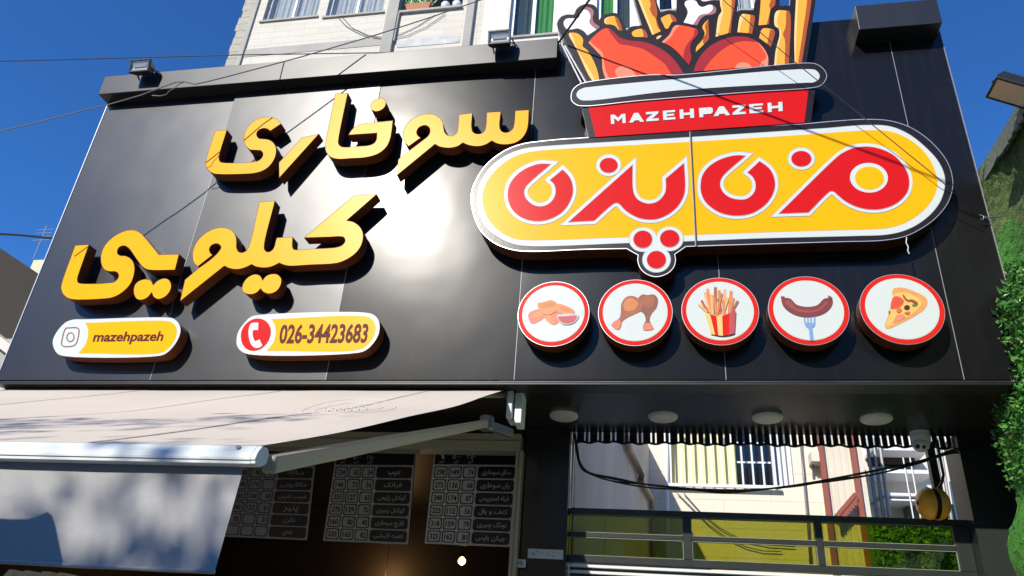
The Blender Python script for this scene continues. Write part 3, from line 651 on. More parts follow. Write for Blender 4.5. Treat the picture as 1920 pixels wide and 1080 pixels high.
s.build("printed_fries", bucket)
# rim and tub
TY = -.175
rim_o = [(1050+125/6, 110+420/6), (1050+142/6, 110+355/6), (1050+200/6, 110+298/6), (1050+275/6, 110+269/6), (1050+1010/6, 110+182/6), (1270, 90+302/6), (1270+1440/6, 90+168/6), (1270+1560/6, 90+180/6), (1270+1640/6, 90+232/6), (1270+1680/6, 90+305/6), (1270+1660/6, 90+372/6), (1270+1610/6, 90+420/6), (1270+1555/6, 90+440/6), (1270+800/6, 90+495/6), (1050+900/6, 110+470/6), (1050+240/6, 110+530/6), (1050+172/6, 110+510/6), (1050+132/6, 110+470/6)]
rim_o = spl(rim_o)
rim_w = spl([(1050+185/6, 110+412/6), (1050+202/6, 110+365/6), (1050+262/6, 110+330/6), (1050+340/6, 110+318/6), (1270, 90+348/6), (1270+1480/6, 90+238/6), (1270+1560/6, 90+252/6), (1270+1600/6, 90+305/6), (1270+1590/6, 90+350/6), (1270+1530/6, 90+386/6), (1270+1450/6, 90+390/6), (1270, 90+476/6), (1050+280/6, 110+471/6), (1050+220/6, 110+457/6)])
tub = spl([(1050+240/6, 110+515/6, 1), (1270+1555/6, 90+438/6, 1), (1270+1503/6, 90+832/6, 1), (1050+322/6, 110+888/6, 1)])
red = spl([(1050+315/6, 110+522/6, 1), (1270+1479/6, 90+440/6, 1), (1270+1428/6, 90+838/6, 1), (1050+402/6, 110+882/6, 1)])
s = MB(); s.prism([tub], TY+.004, -.03, M_blackp, M_blackp); s.flat([red], TY+.002, M_red)
LET = {'H': [[(0, 0), (.26, 0), (.26, .36), (.72, .36), (.72, 0), (1, 0), (1, 1), (.72, 1), (.72, .62), (.26, .62), (.26, 1), (0, 1)]],
       'E': [[(0, 0), (1, 0), (1, .24), (.3, .24), (.3, .40), (.9, .40), (.9, .62), (.3, .62), (.3, .78), (1, .78), (1, 1), (0, 1)]],
       'Z': [[(0, 0), (1, 0), (1, .25), (.48, .25), (1, .8), (1, 1), (0, 1), (0, .75), (.52, .75), (0, .22)]],
       'P': [[(0, 0), (.28, 0), (.28, .3), (.85, .3), (1, .45), (1, .85), (.85, 1), (0, 1)]],
       'A': [[(0, 0), (.27, 0), (.36, .2), (.66, .2), (.75, 0), (1, 0), (.64, 1), (.36, 1)]],
       'M': [[(0, 0), (.22, 0), (.22, .62), (.5, .22), (.78, .62), (.78, 0), (1, 0), (1, 1), (.76, 1), (.5, .62), (.24, 1), (0, 1)]]}
p0, p1 = Vector((1145.8, 232.7)), Vector((1467.7, 208.2))
for ch, a, b in (('M', 1145.8, 1173.3), ('A', 1179.5, 1207.5), ('Z', 1212, 1235.3), ('E', 1243.7, 1266.5), ('H', 1275, 1301.7), ('P', 1311.5, 1337), ('A', 1338, 1369), ('Z', 1374, 1398.5), ('E', 1405.5, 1431.2), ('H', 1440, 1467.7)):
    for k, (dx, dy, m_) in enumerate(((.4, 1.0, M_blackp), (0, 0, M_white))):  # black copy, shifted down, paints the shadow of the raised letters
        q = []
        for u, v in LET[ch][0]:
            x = a+(b-a)*u; yb = p0.y+(p1.y-p0.y)*(x-p0.x)/(p1.x-p0.x)
            q.append((x-.9*v+dx, yb-17.4*v+dy))
        s.flat([q], TY+.0006-.0014*k, m_)
s.build("bucket_tub", bucket)
s = MB(); s.prism([rim_o], TY-.008, TY+.003, M_alu, M_blackp)
M_rimw = mat("perforated_white", (.58, .62, .61), .4, 0, .22, 190, .2, 160, spec=.2)
s.flat([rim_w], TY-.0100, M_rimw); s.flat([offset(rim_o, .5), offset(rim_o, -.5)], TY-.0092, M_alu)
s.build("bucket_rim", bucket)
s = MB()
for k, dx in enumerate((0, 9)):
    a, b = at(1050+dx, 76+10*k, -.135), at(1090+dx, 156, -.135); s.tube([a, b], .007, M_wframe, 8)
s.build("neon_tube", bucket)

# ================================================================== ROUND FOOD SIGNS
CIRC = [(-.6126, 3.5878), (-.1272, 3.5873), (.3565, 3.5865), (.8399, 3.5811), (1.3298, 3.5811)]
SC = 5/4.2; CR = .2165*SC; CY = -.155
CC = [(x*SC, 1.6+(z-1.6)*SC) for x, z in CIRC]
S4 = (960, 500); S4s = 4.174; T4 = (1400, 500); T4s = 3.6923
f_or = mat("print_crust", (.78, .21, .06), .5, 0, .3, 22); f_or2 = mat("print_crust_pink", (.66, .15, .085), .5, 0, .25, 22)
f_br = mat("print_roast", (.30, .066, .012), .5, 0, .4, 18); f_br2 = mat("print_roast_dark", (.21, .045, .016), .5, 0, .35, 18); f_hi = mat("print_roast_light", (.56, .16, .02), .5, 0, .35, 18)
f_sauce = mat("print_sauce", (.46, .04, .05), .5, 0, .15, 20); f_gr = mat("print_bowl", (.48, .46, .47), .5)
f_fry = mat("print_fry", (.62, .19, .045), .5, 0, .4, 25); f_fryd = mat("print_fry_dark", (.34, .085, .02), .5, 0, .3, 25); f_fryl = mat("print_fry_light", (.80, .36, .13), .5, 0, .3, 25)
f_sau = mat("print_sausage", (.18, .020, .022), .5, 0, .2, 15); f_saul = mat("print_sausage_lit", (.30, .045, .04), .5, 0, .2, 15); f_fork = mat("print_fork", (.16, .30, .58), .5, 0, .1)
f_chz = mat("print_cheese", (.85, .47, .12), .5, 0, .2, 25); f_crst = mat("print_pizza_crust", (.72, .32, .08), .5, 0, .2, 20); f_tom = mat("print_tomato_slice", (.70, .07, .03), .5, 0, .25, 25)
f_olv = mat("print_olive", (.035, .02, .02), .5); f_grn = mat("print_pepper", (.10, .19, .04), .5); f_ham = mat("print_ham", (.74, .24, .13), .5, 0, .2, 25); f_yel = mat("print_stripe", (.86, .50, .15), .5, 0, .1)
def S(p): return tr(S4, S4s, p)
def T(p): return tr(T4, T4s, p)
def strip(o, s_, a, b, w):
    a, b = Vector(a), Vector(b); d = (b-a).normalized(); n = Vector((-d.y, d.x))*w/2
    return [(o[0]+p.x/s_, o[1]+p.y/s_) for p in (a-n, b-n*.9, b+n*.9, a+n)]
art = [[], [], [], [], []]
art[0] = [(S([(215, 345), (345, 342), (375, 378), (362, 440), (330, 452), (252, 400)]), f_or2), (S([(130, 368), (212, 333), (262, 378), (250, 402), (155, 446), (132, 412)]), f_or2), (S([(150, 380), (215, 348), (240, 372), (170, 405)]), f_or),
          (S([(258, 400), (290, 378), (335, 420), (335, 452), (310, 450)]), f_or), (S([(358, 292), (420, 305), (490, 348), (472, 370), (390, 367), (345, 348)]), f_or), (S([(372, 310), (420, 318), (470, 350), (400, 345)]), f_hi),
          (S([(200, 285), (240, 280), (310, 261), (362, 300), (347, 345), (272, 377), (215, 342)]), f_or), (S([(215, 292), (305, 270), (345, 300), (300, 318), (230, 322)]), f_hi), (S([(352, 382), (400, 370), (480, 368), (522, 380), (495, 432), (440, 453), (388, 445)]), f_gr), (S([(360, 394), (420, 388), (508, 386), (488, 428), (440, 445), (392, 437)]), f_sauce)]
art[1] = [(S([(985, 255), (1020, 218), (1060, 222), (1112, 218), (1142, 255), (1132, 320), (1092, 372), (1078, 420), (1108, 485), (1085, 495), (1030, 494), (1024, 468), (1046, 420), (1032, 370), (1005, 345), (1025, 300)]), f_br2), (S([(1010, 250), (1040, 232), (1100, 235), (1120, 265), (1100, 310), (1060, 320), (1030, 300)]), f_br),
          (S([(855, 292), (890, 240), (938, 228), (982, 245), (1022, 290), (1016, 340), (962, 370), (900, 400), (862, 430), (852, 470), (832, 495), (778, 458), (800, 430), (840, 402), (852, 350)]), f_br), (S([(872, 305), (895, 258), (945, 248), (985, 285), (975, 325), (930, 345), (890, 345)]), f_hi), (S([(778, 458), (800, 428), (840, 415), (852, 440), (832, 493)]), f_or2), (S([(1030, 494), (1026, 468), (1050, 440), (1085, 445), (1106, 486)]), f_or2)]
fries = [((1560, 372), (1530, 172), 24, 0), ((1590, 372), (1592, 160), 26, 1), ((1630, 372), (1620, 185), 26, 0), ((1660, 372), (1665, 175), 24, 2), ((1700, 362), (1715, 190), 26, 0), ((1545, 362), (1510, 200), 22, 2), ((1715, 362), (1768, 268), 22, 1), ((1700, 366), (1735, 245), 22, 0), ((1535, 360), (1482, 262), 20, 1), ((1525, 352), (1460, 292), 18, 2),
         ((1570, 380), (1560, 215), 24, 2), ((1610, 390), (1575, 225), 22, 0), ((1650, 390), (1612, 250), 22, 1), ((1640, 395), (1690, 240), 22, 2), ((1600, 392), (1640, 205), 20, 0), ((1665, 385), (1650, 260), 20, 0)]
fm = [f_fry, f_fryd, f_fryl]
art[2] = [(strip(S4, S4s, a, b, w), fm[k]) for a, b, w, k in fries]
bt = [(1505, 352), (1550, 372), (1600, 388), (1645, 386), (1700, 365), (1752, 343)]; bb = [(1556, 526), (1590, 533), (1615, 538), (1650, 540), (1700, 533), (1742, 520)]
for i in range(5): art[2].append(([(S4[0]+p[0]/S4s, S4[1]+p[1]/S4s) for p in (bt[i], bt[i+1], bb[i+1], bb[i])], (f_yel, M_ring, f_yel, M_ring, M_ring)[i] if i != 4 else f_sauce))
art[3] = [([(T4[0]+p[0]/T4s, T4[1]+p[1]/T4s) for p in q], f_fork) for q in ([(396, 342), (406, 342), (408, 392), (398, 392)], [(418, 342), (428, 342), (430, 392), (420, 392)], [(440, 342), (450, 342), (451, 392), (441, 392)], [(464, 342), (475, 342), (476, 392), (465, 392)], [(398, 388), (477, 388), (470, 412), (452, 424), (456, 430), (463, 512), (440, 512), (430, 428), (410, 414)])]
art[3] += [(T([(243, 222), (300, 220), (345, 262), (420, 278), (490, 265), (540, 220), (592, 225), (590, 268), (540, 320), (440, 348), (340, 335), (270, 292), (245, 255)]), f_sau), (T([(262, 240), (300, 238), (340, 285), (420, 302), (500, 288), (550, 240), (560, 250), (500, 305), (420, 318), (330, 300)]), f_saul), (T([(235, 205, 1), (262, 205, 1), (266, 228, 1), (242, 236, 1)]), f_sau), (T([(563, 198, 1), (592, 212, 1), (594, 230, 1), (566, 226, 1)]), f_sau)]
art[4] = [(T([(1008, 165), (1020, 150), (1080, 145), (1170, 175), (1240, 215), (1252, 250), (1230, 295), (1180, 332), (1090, 382), (972, 430), (957, 415), (985, 320), (1010, 205)]), f_crst), (T([(1020, 192), (1100, 180), (1170, 208), (1210, 245), (1180, 298), (1085, 362), (978, 415), (968, 405), (993, 320)]), f_chz), (T([(1012, 215), (1040, 203), (1088, 235), (1066, 278), (1000, 292)]), f_tom), (T([(1022, 370), (1040, 335), (1085, 330), (1100, 350), (1060, 375), (1010, 392)]), f_ham),
          (ell((T4[0]+1110/T4s, T4[1]+283/T4s), 21/T4s, 18/T4s, 20), f_olv), (ell((T4[0]+1166/T4s, T4[1]+264/T4s), 22/T4s, 11/T4s, 18, -.3), f_grn), (ell((T4[0]+988/T4s, T4[1]+315/T4s), 7/T4s, 13/T4s, 14), f_grn), (T([(1085, 192), (1110, 225), (1140, 230), (1138, 240), (1105, 235), (1080, 200)]), f_br), (T([(1140, 225), (1185, 250), (1180, 258), (1135, 236)]), f_br), (T([(1035, 300), (1060, 285), (1075, 300), (1050, 318)]), f_hi), (T([(1090, 320), (1130, 310), (1120, 330)]), f_hi)]
labs = ["round red rimmed sign picturing chicken nuggets beside a bowl of sauce", "round red rimmed sign picturing two fried drumsticks", "round red rimmed sign picturing a striped box of french fries",
        "round red rimmed sign picturing a sausage on a blue fork", "round red rimmed sign picturing a slice of pizza"]
for i, (cx, cz) in enumerate(CC):
    t = thing("round_sign", labs[i], "round sign", (cx, 0, cz-CR), "row of round food signs")
    ring = lambda r, y_, n=72: [Vector((cx+r*cos(2*pi*k/n), y_, cz+r*sin(2*pi*k/n))) for k in range(n)]
    s = MB(); n = 72
    for k in range(n):
        a0, a1 = 2*pi*k/n, 2*pi*(k+1)/n
        P = lambda a, y_: (cx+CR*cos(a), y_, cz+CR*sin(a))
        s.face([P(a0, CY), P(a1, CY), P(a1, -.045), P(a0, -.045)], M_brown)
    s.fill([ring(CR, CY)], M_alu); s.fill([ring(CR, -.045)], M_brown)
    s.tube([(cx, 0, cz), (cx, -.045, cz)], .03, M_grey, 8); s.build("sign_can", t)
    s = MB(); s.fill([ring(CR*.988, CY-.0015)], M_ring); s.fill([ring(CR*.872, CY-.003)], mat("pale_red_edge", (.86, .55, .48), .45)); s.fill([ring(CR*.86, CY-.0045)], M_white); s.build("sign_face", t)
    s = MB()
    for k, (q, m_) in enumerate(art[i]): s.flat([q], CY-.006-.0006*k, m_)
    s.build("food_picture", t)

# ================================================================== PILL SIGNS
Q6 = (80, 570); R6 = (420, 560); PY = -.135
t = thing("handle_sign", "small white and yellow pill sign with a camera emblem and a handle", "pill sign", tuple(at(225, 668, 0)), "pill shaped contact signs")
q = tr(Q6, 6, [(113, 430), (130, 365), (190, 272), (265, 203), (350, 175), (480, 172), (1390, 152), (1470, 165), (1530, 220), (1550, 300), (1520, 400), (1450, 500), (1390, 553), (1315, 582), (260, 588), (170, 560), (128, 500)])
s = MB(); s.prism([q], PY, -.03, M_brown, M_white); s.build("sign_can", t)
s = MB(); y = PY-.0015
s.flat([tr(Q6, 6, [(480, 212, 1), (1380, 190), (1450, 207), (1498, 255), (1508, 320), (1475, 420), (1405, 505), (1320, 550), (400, 553, 1), (470, 470), (505, 380), (510, 290)])], y, M_yprint)
M_emb = mat("mauve_print", (.22, .035, .06), .5)
sq = tr(Q6, 6, [(240, 295), (262, 266), (300, 262), (385, 262), (413, 285), (412, 335), (385, 440), (352, 474), (310, 484), (232, 482), (207, 455), (212, 400)])
s.flat([sq, offset(sq, -2.1)], y, M_emb)
e_ = [(Q6[0]+p[0]/6, Q6[1]+p[1]/6) for p in ell((312, 374), 46, 56, 32, .15)]
s.flat([e_, offset(e_, -2.0)], y, M_emb)
text_quad(s, "mazehpazeh", (173.2, 640.1), (306.0, 638.6), (174.2, 622.3), y-.0015, M_text, .028, .22)
s.build("printed_face", t)
t = thing("telephone_sign", "small white and yellow pill sign with a red handset disc and a phone number", "pill sign", tuple(at(580, 664, 0)), "pill shaped contact signs")
q = tr(R6, 6, [(140, 470), (162, 370), (230, 272), (300, 207), (370, 187), (1595, 158), (1690, 188), (1740, 250), (1750, 330), (1730, 420), (1665, 518), (1595, 578), (1515, 607), (285, 626), (190, 587), (148, 530)])
s = MB(); s.prism([q], PY, -.03, M_brown, M_white); s.build("sign_can", t)
s = MB()
s.flat([tr(R6, 6, [(530, 230, 1), (1585, 196), (1660, 225), (1700, 290), (1705, 350), (1672, 448), (1602, 528), (1508, 576), (480, 586, 1), (550, 500), (580, 400), (570, 300)])], y, M_yprint)
s.flat([tr(R6, 6, [(189, 430), (205, 342), (270, 262), (370, 222), (460, 245), (515, 310), (526, 390), (490, 490), (420, 560), (330, 588), (250, 562), (205, 505)])], y, M_red)
s.flat([tr(R6, 6, [(293, 292), (320, 272), (386, 270, 1), (383, 352, 1), (330, 356), (322, 392), (330, 440), (350, 476), (400, 458, 1), (432, 528, 1), (395, 550), (350, 553), (310, 520), (285, 460), (275, 380)])], y-.0015, M_white)
text_quad(s, "026-34423683", (523.5, 642.8), (689.5, 641.2), (525.3, 607.6), y-.0015, M_text, .03, .16)
s.build("printed_face", t)

# ================================================================== FLOODLIGHTS
def flood(label, c, w, h, yaw, pitch, bracket_to, group="floodlights above the signs", name="floodlight", rot=None, glass=None):
    c = Vector(c)
    t = thing(name, label, "floodlight", tuple(c), group)
    Rz = Matrix.Rotation(yaw, 3, 'Z') @ Matrix.Rotation(pitch, 3, 'X')      # front faces -y, tilted down
    if rot: Rz = rot
    def place(mb):
        mb.v = [c+Rz @ v for v in mb.v]; return mb
    b = MB(); d = .07
    b.hull([(-w/2, 0, -h/2), (w/2, 0, -h/2), (w/2, 0, h/2), (-w/2, 0, h/2)], [(-w/2*.8, d, -h/2*.75), (w/2*.8, d, -h/2*.75), (w/2*.8, d, h/2*.75), (-w/2*.8, d, h/2*.75)], M_dark)
    e = .016
    for x0, x1, z0, z1 in ((-w/2, w/2, h/2-e, h/2), (-w/2, w/2, -h/2, -h/2+e), (-w/2, -w/2+e, -h/2+e, h/2-e), (w/2-e, w/2, -h/2+e, h/2-e)): b.box(x0, x1, -.028, -.0005, z0, z1, M_dark)
    for k in range(7): b.box(-w*.36+k*w*.12-.003, -w*.36+k*w*.12+.003, d+.001, d+.02, -h*.35, h*.35, M_dark)
    place(b).build("housing", t, bevel=.003)
    b = MB(); zi = h/2-e-.001
    for k in range(6):
        za, zb = zi-2*zi*k/6, zi-2*zi*(k+1)/6
        dep = lambda z: -.004-.016*(abs(z)/zi)**2
        b.face([(-w/2+e, dep(za), za), (-w/2+e, dep(zb), zb), (w/2-e, dep(zb), zb), (w/2-e, dep(za), za)], M_ref)
    b.box(-w*.3, w*.3, -.016, -.008, -.012, .012, M_lens)
    place(b).build("reflector", t)
    b = MB(); b.box(-w/2+e, w/2-e, -.024, -.022, -h/2+e, h/2-e, glass or M_clear); place(b).build("front_glass", t)
    b = MB(); to = Vector(bracket_to)
    l, r = c+Rz @ Vector((-w/2-.006, .03, 0)), c+Rz @ Vector((w/2+.006, .03, 0))
    for p in (l, r):
        q = Vector((to.x+(p.x-c.x)*.9, to.y, to.z)); b.bar(p, q, .022, .006, M_dark, (1, 0, 0))
    b.bar((to.x-w*.46, to.y, to.z), (to.x+w*.46, to.y, to.z), .03, .008, M_dark, (0, 0, 1)); b.build("bracket", t)
    b = MB(); p = c+Rz @ Vector((w*.4, d, 0)); b.tube([p, p+Vector((.05, .03, -.01)), p+Vector((.09, .06, -.06)), Vector((to.x+.1, to.y+.02, to.z))], .005, M_cable, 6); b.build("lead", t)
    return t
yl = -.27
flood("black floodlight standing at the left end of the cornice with open sky behind it", at(264, 125, yl), .215, .135, .0, .25, (at(270, 148, -Q).x, -.10, cz1+.006))
flood("black floodlight on the cornice in front of the window with the green curtain", at(937, 72, yl), .20, .135, .0, .25, (at(944, 90, -Q).x, -.10, cz1+.006))

# ================================================================== APARTMENT BLOCK BEHIND
AY = 8.0
apt = thing("apartment_block", "tall apartment block with cream stone cladding rising behind the shop front", "apartment block", (-5, AY, 0))
AX0 = (at(488, 0, AY).x+at(450, 120, AY).x)/2; AX1 = at(1440, 2, AY).x
def wallgrid(mb, x0, x1, z0, z1, y0, y1, holes, m, zlo=None):
    if zlo: z0 = zlo
    X = sorted({x0, x1, *[h[0] for h in holes], *[h[1] for h in holes]}); Z = sorted({z0, z1, *[h[2] for h in holes], *[h[3] for h in holes]})
    for i in range(len(X)-1):
        for j in range(len(Z)-1):
            cx, cz = (X[i]+X[i+1])/2, (Z[j]+Z[j+1])/2
            if any(h[0] < cx < h[1] and h[2] < cz < h[3] for h in holes): continue
            a, b, c, d = X[i], X[i+1], Z[j], Z[j+1]
            mb.face([(a, y0, c), (b, y0, c), (b, y0, d), (a, y0, d)], m)
    for (a, b, c, d) in holes:
        for q in ([(a, y0, c), (b, y0, c), (b, y1, c), (a, y1, c)], [(a, y0, d), (b, y0, d), (b, y1, d), (a, y1, d)], [(a, y0, c), (a, y1, c), (a, y1, d), (a, y0, d)], [(b, y0, c), (b, y1, c), (b, y1, d), (b, y0, d)]): mb.face(q, M_trim)
def opening(bl, br, hgt):
    a, b = at(bl[0], bl[1], AY), at(br[0], br[1], AY); z = (a.z+b.z)/2
    return (a.x, b.x, z, z+hgt)
w1 = opening((491.6, 38.5), (593, 32), 1.5); w2 = opening((610, 30.5), (717, 24), 1.5)
lg = opening((750, 22), (866, 15), 1.9)
w3 = opening((952, 70), (1041, 63), 2.4); w4 = opening((1118, 60), (1188, 55), 2.4); w5 = opening((1205, 24), (1265, 19), 1.6); w6 = opening((1384, 20), (1416, 18), 1.6)
cw = opening((1257, 912), (1490, 911), 1.15); cw = (cw[0], cw[1], cw[2], at(1380, 800, AY).z)
XS = at(905, 40, AY).x
b = MB(); wallgrid(b, AX0, XS, 0, 21, AY, AY+.3, [w1, w2, lg], M_stone); wallgrid(b, XS, AX1, 0, 21, AY, AY+.3, [w3, w4, w5, w6], M_stone2, 10)
wallgrid(b, XS, AX1, 0, 10, AY, AY+.3, [cw], M_cwall)
b.box(AX0, AX1, AY+.9, AY+10, 0, 21, M_int); b.box(AX1-.001, AX1, AY+.001, AY+10, 0, 21, M_stone2); b.build("wall", apt)
b = MB()
for k in range(60):
    z = 6+k*.25; b.box(AX0-.42-random.random()*.12, AX0-.1, AY+.05, AY+10, z, z+.24, M_rough)
b.build("toothed_brick_edge", apt)
b = MB(); b.box(AX0-.10, AX0+.02, AY-.06, AY+.0, 0, 21, M_trim)
for (pa, pb) in (((722, 60), (742, 60)), ((872, 60), (886, 60))):
    x0, x1 = at(pa[0], pa[1], AY).x, at(pb[0], pb[1], AY).x; b.box(x0, x1, AY-.12, AY-.001, 0, 21, M_trim)
zz = at(480, 97, AY).z; b.box(AX0+.03, at(719, 80, AY).x, AY-.012, AY-.002, zz-.16, zz+.10, M_trim)
zz = at(800, 78, AY).z; b.box(at(748, 70, AY).x, at(864, 60, AY).x, AY-.012, AY-.002, zz-.13, zz+.12, mat("veined_marble", (.44, .43, .40), .5, 0, .4, 5, var2=.4, scale2=2))
b.build("stone_trim", apt)
def window(o, panes, fm_=M_wframe, fw=.06, sill=True):
    x0, x1, z0, z1 = o
    f = MB()
    for a, c, d, e in ((x0, x0+fw, z0, z1), (x1-fw, x1, z0, z1), (x0+fw, x1-fw, z0, z0+fw), (x0+fw, x1-fw, z1-fw, z1)): f.box(a, c, AY+.12, AY+.18, d, e, fm_)
    n = len(panes)
    for i in range(1, n): xm = x0+(x1-x0)*i/n; f.box(xm-fw/2, xm+fw/2, AY+.121, AY+.179, z0+fw, z1-fw, fm_)
    w = f.build("window", apt)
    g_ = MB(); g_.box(x0+fw, x1-fw, AY+.145, AY+.152, z0+fw, z1-fw, M_clear); g_.build("glass", w)
    c = MB()
    for i, m_ in enumerate(panes):
        a, e = x0+(x1-x0)*i/n, x0+(x1-x0)*(i+1)/n; N = 24
        for k in range(N):
            u0, u1 = a+(e-a)*k/N, a+(e-a)*(k+1)/N; yv = lambda u: AY+.26+.025*sin(u*38)+.012*sin(u*91)
            c.face([(u0, yv(u0), z0), (u1, yv(u1), z0), (u1, yv(u1), z1), (u0, yv(u0), z1)], m_)
    c.build("curtain", w)
    if sill:
        s_ = MB(); s_.box(x0-.06, x1+.06, AY-.05, AY+.05, z0-.06, z0-.003, M_trim); s_.build("sill", w)
window(w1, [M_curtain, M_curtain]); window(w2, [M_curtain, M_curtain])
window(w3, [M_greyg, M_green], fw=.09); window(w4, [M_green, M_greyg], fw=.09); window(w5, [M_greyg, M_glassdk]); window(w6, [M_curtain])
f = MB(); f.box(lg[0]-.02, lg[1]+.02, AY-.08, AY+.15, lg[2]-.07, lg[2]-.002, M_trim); f.box(lg[0], lg[1], AY+.82, AY+.84, lg[2], lg[3], M_glassdk); f.box(lg[0]-.04, lg[0]+.03, AY-.09, AY-.02, lg[2]-1.05, lg[2]-.072, M_trim); f.build("balcony_opening", apt)
f = MB()
x0, x1, z0, z1 = cw; xm1 = at(1383, 880, AY).x; xm2 = at(1450, 880, AY).x
f.box(x0, xm1, AY+.15, AY+.17, z0, z1, M_blind); f.box(xm1, xm2, AY+.16, AY+.17, z0, z1, M_glassdk); f.box(xm2, x1, AY+.10, AY+.16, z0, z1, M_wframe)
for k in range(3): f.box(xm2+.06+k*.08, xm2+.085+k*.08, AY+.095, AY+.099, z0, z1, M_grey)
for zz in (z0+(z1-z0)*.42, z0+(z1-z0)*.75): f.box(xm1+.01, xm2-.01, AY+.14, AY+.158, zz, zz+.03, M_wframe)
cwo = f.build("courtyard_window", apt)
f = MB(); f.box(x0-.03, xm2+.08, AY-.12, AY-.07, z0-.05, z0+.0, M_wframe)
xk = x0
while xk < xm2+.05:
    f.box(xk, xk+.028, AY-.11, AY-.08, z0+.001, z1, M_wframe); xk += .165
f.build("railing", cwo)
# things on the balcony
bx = lambda px_, py_: at(px_, py_, AY+.03)
zs = lg[2]
c = bx(785, 17)
pl = thing("flower_box", "long terracotta flower box with spiky green plants on the balcony ledge", "flower box", (c.x, AY+.03, zs))
b = MB(); b.hull([(c.x-.28, AY-.05, zs), (c.x+.28, AY-.05, zs), (c.x+.28, AY+.12, zs), (c.x-.28, AY+.12, zs)], [(c.x-.34, AY-.08, zs+.2), (c.x+.34, AY-.08, zs+.2), (c.x+.34, AY+.14, zs+.2), (c.x-.34, AY+.14, zs+.2)], M_terra); b.build("trough", pl)
b = MB()
for k in range(90):
    p = Vector((c.x-.32+.64*random.random(), AY+.02+.1*random.random(), zs+.2)); a = random.uniform(-.9, .9); hh = random.uniform(.15, .4); d = Vector((sin(a), random.uniform(-.5, .3), cos(a)))*hh; w_ = Vector((.018, 0, 0))
    b.face([p-w_, p+w_, p+d*.6+w_*.8, p+d, p+d*.6-w_*.8], random.choice([M_leaf, M_leaf2]))
b.build("leaves", pl)
for k, (px_, lab_) in enumerate(((835, "white jar on the balcony ledge nearest the flower box"), (856, "white jar at the end of the balcony ledge by the pilaster"))):
    c = bx(px_, 14); b = MB(); b.lathe((c.x, AY+.03, zs), (0, 0, 1), [(0, .09), (.02, .11), (.16, .12), (.2, .09), (.21, .09)], M_white, 16); o = b.build("jar", None, True); tag(o, lab_, "jar", "jars on the balcony ledge")

# ================================================================== COURTYARD
dp = MB()
def on_side_wall(x, y_):
    d = ray(x, y_); n = Vector((wb[1]-wa[1], -(wb[0]-wa[0]), 0)).normalized()
    return CAM+d*((Vector((wa[0], wa[1], 0))+n*.06-CAM).dot(n)/d.dot(n))
pp = [on_side_wall(x, y_) for x, y_ in ((1172, 815), (1180, 842), (1203, 890), (1201, 900), (1208, 912), (1222, 936), (1224, 962), (1226, 1060))]
dp.tube(pp, .045, M_pipe, 10); tag(dp.build("drain_pipe", None, True), "beige drain pipe bending down the shaded courtyard wall", "pipe")
dp = MB(); dp.tube([at(1249, 800, AY-.1), at(1249.5, 915, AY-.1), at(1252, 1060, AY-.1)], .04, M_wframe, 8); tag(dp.build("downpipe", None, True), "white downpipe beside the barred courtyard window", "pipe")
dp = MB(); dp.tube([at(1500, 815, AY-.08), at(1508, 905, AY-.08), at(1514, 970, AY-.08), at(1520, 1060, AY-.08)], .018, M_grey, 6); tag(dp.build("conduit", None, True), "thin grey conduit running down the cream courtyard wall", "pipe")
XA0 = AX1+.001; XA1 = at(1624, 900, AY-.2).x
an = thing("annex", "cream ribbed annex wall with red brown posts in the courtyard", "annex", (XA0+1, AY, 0))
b = MB(); b.box(at(1545, 900, AY-.2).x, XA1, AY-.2, AY+4, 0, 7.2, M_cream)
b.box(AX1+.001, at(1545, 900, AY-.2).x-.001, AY-.02, AY+4, 0, 7.2, M_cwall)
xk = at(1550, 900, AY-.2).x
while xk < XA1-.1: b.box(xk, xk+.05, AY-.215, AY-.201, 0, 7.2, M_cream); xk += .1
b.build("wall", an)
for px_ in (1546, 1607):
    b = MB(); x = at(px_, 900, AY-.3).x; b.box(x-.036, x+.036, AY-.33, AY-.24, 0, 7.3, M_post); b.build("post", an)
b = MB(); a, c = at(1568, 968, AY-.4), at(1604, 926, AY-.4); b.bar(a, c, .06, .06, M_post, (0, 1, 0))
for k in range(8):
    p = a.lerp(c, (k+.5)/8); b.bar(p, p+Vector((.0, 0, -.16)), .04, .03, M_post, (0, 1, 0))
b.build("stair_stringer", an)
bk = MB(); c = at(1530, 858, AY-.15); bk.box(c.x-.1, c.x+.1, AY-.3, AY-.005, c.z-.1, c.z+.06, M_cream); bk.bar((c.x-.05, AY-.1, c.z-.1), (c.x-.05, AY-.02, c.z-.3), .03, .03, M_grey); tag(bk.build("wall_bracket", None), "small cream box bracket on the courtyard wall by the conduit", "bracket")
FY = 11.0
fb = thing("white_house", "sunlit white house with shutters and balconies seen across the courtyard", "house", (5.5, FY, 0))
b = MB(); b.box(XA1+.05, 14, FY, FY+6, 0, 7.6, M_wwall); b.build("wall", fb)
X = lambda px_: at(px_, 900, FY-.2).x
def Zp(py_): return at(1690, py_, FY-.2).z
for (a, c, d, e, m_, dy) in ((1636, 1722, 857, 870, M_brickbr, .02), (1640, 1722, 878, 884, M_grey, .02), (1640, 1722, 888, 893, M_grey, .02)):
    b = MB(); b.box(X(a), X(c), FY-.2, FY-.001, Zp(e), Zp(d), m_); b.build("shutter", fb)
for (d, e) in ((852, 858), (893, 900), (936, 941), (947, 950)):
    b = MB(); b.box(X(1632), X(1735), FY-.7, FY-.001, Zp(e), Zp(d), M_wframe); b.build("balcony_slab", fb)
b = MB(); b.box(X(1690), X(1775), FY-.3, FY-.001, 0, Zp(945), mat("olive_cover", (.12, .12, .08), .8)); b.build("cover", fb)
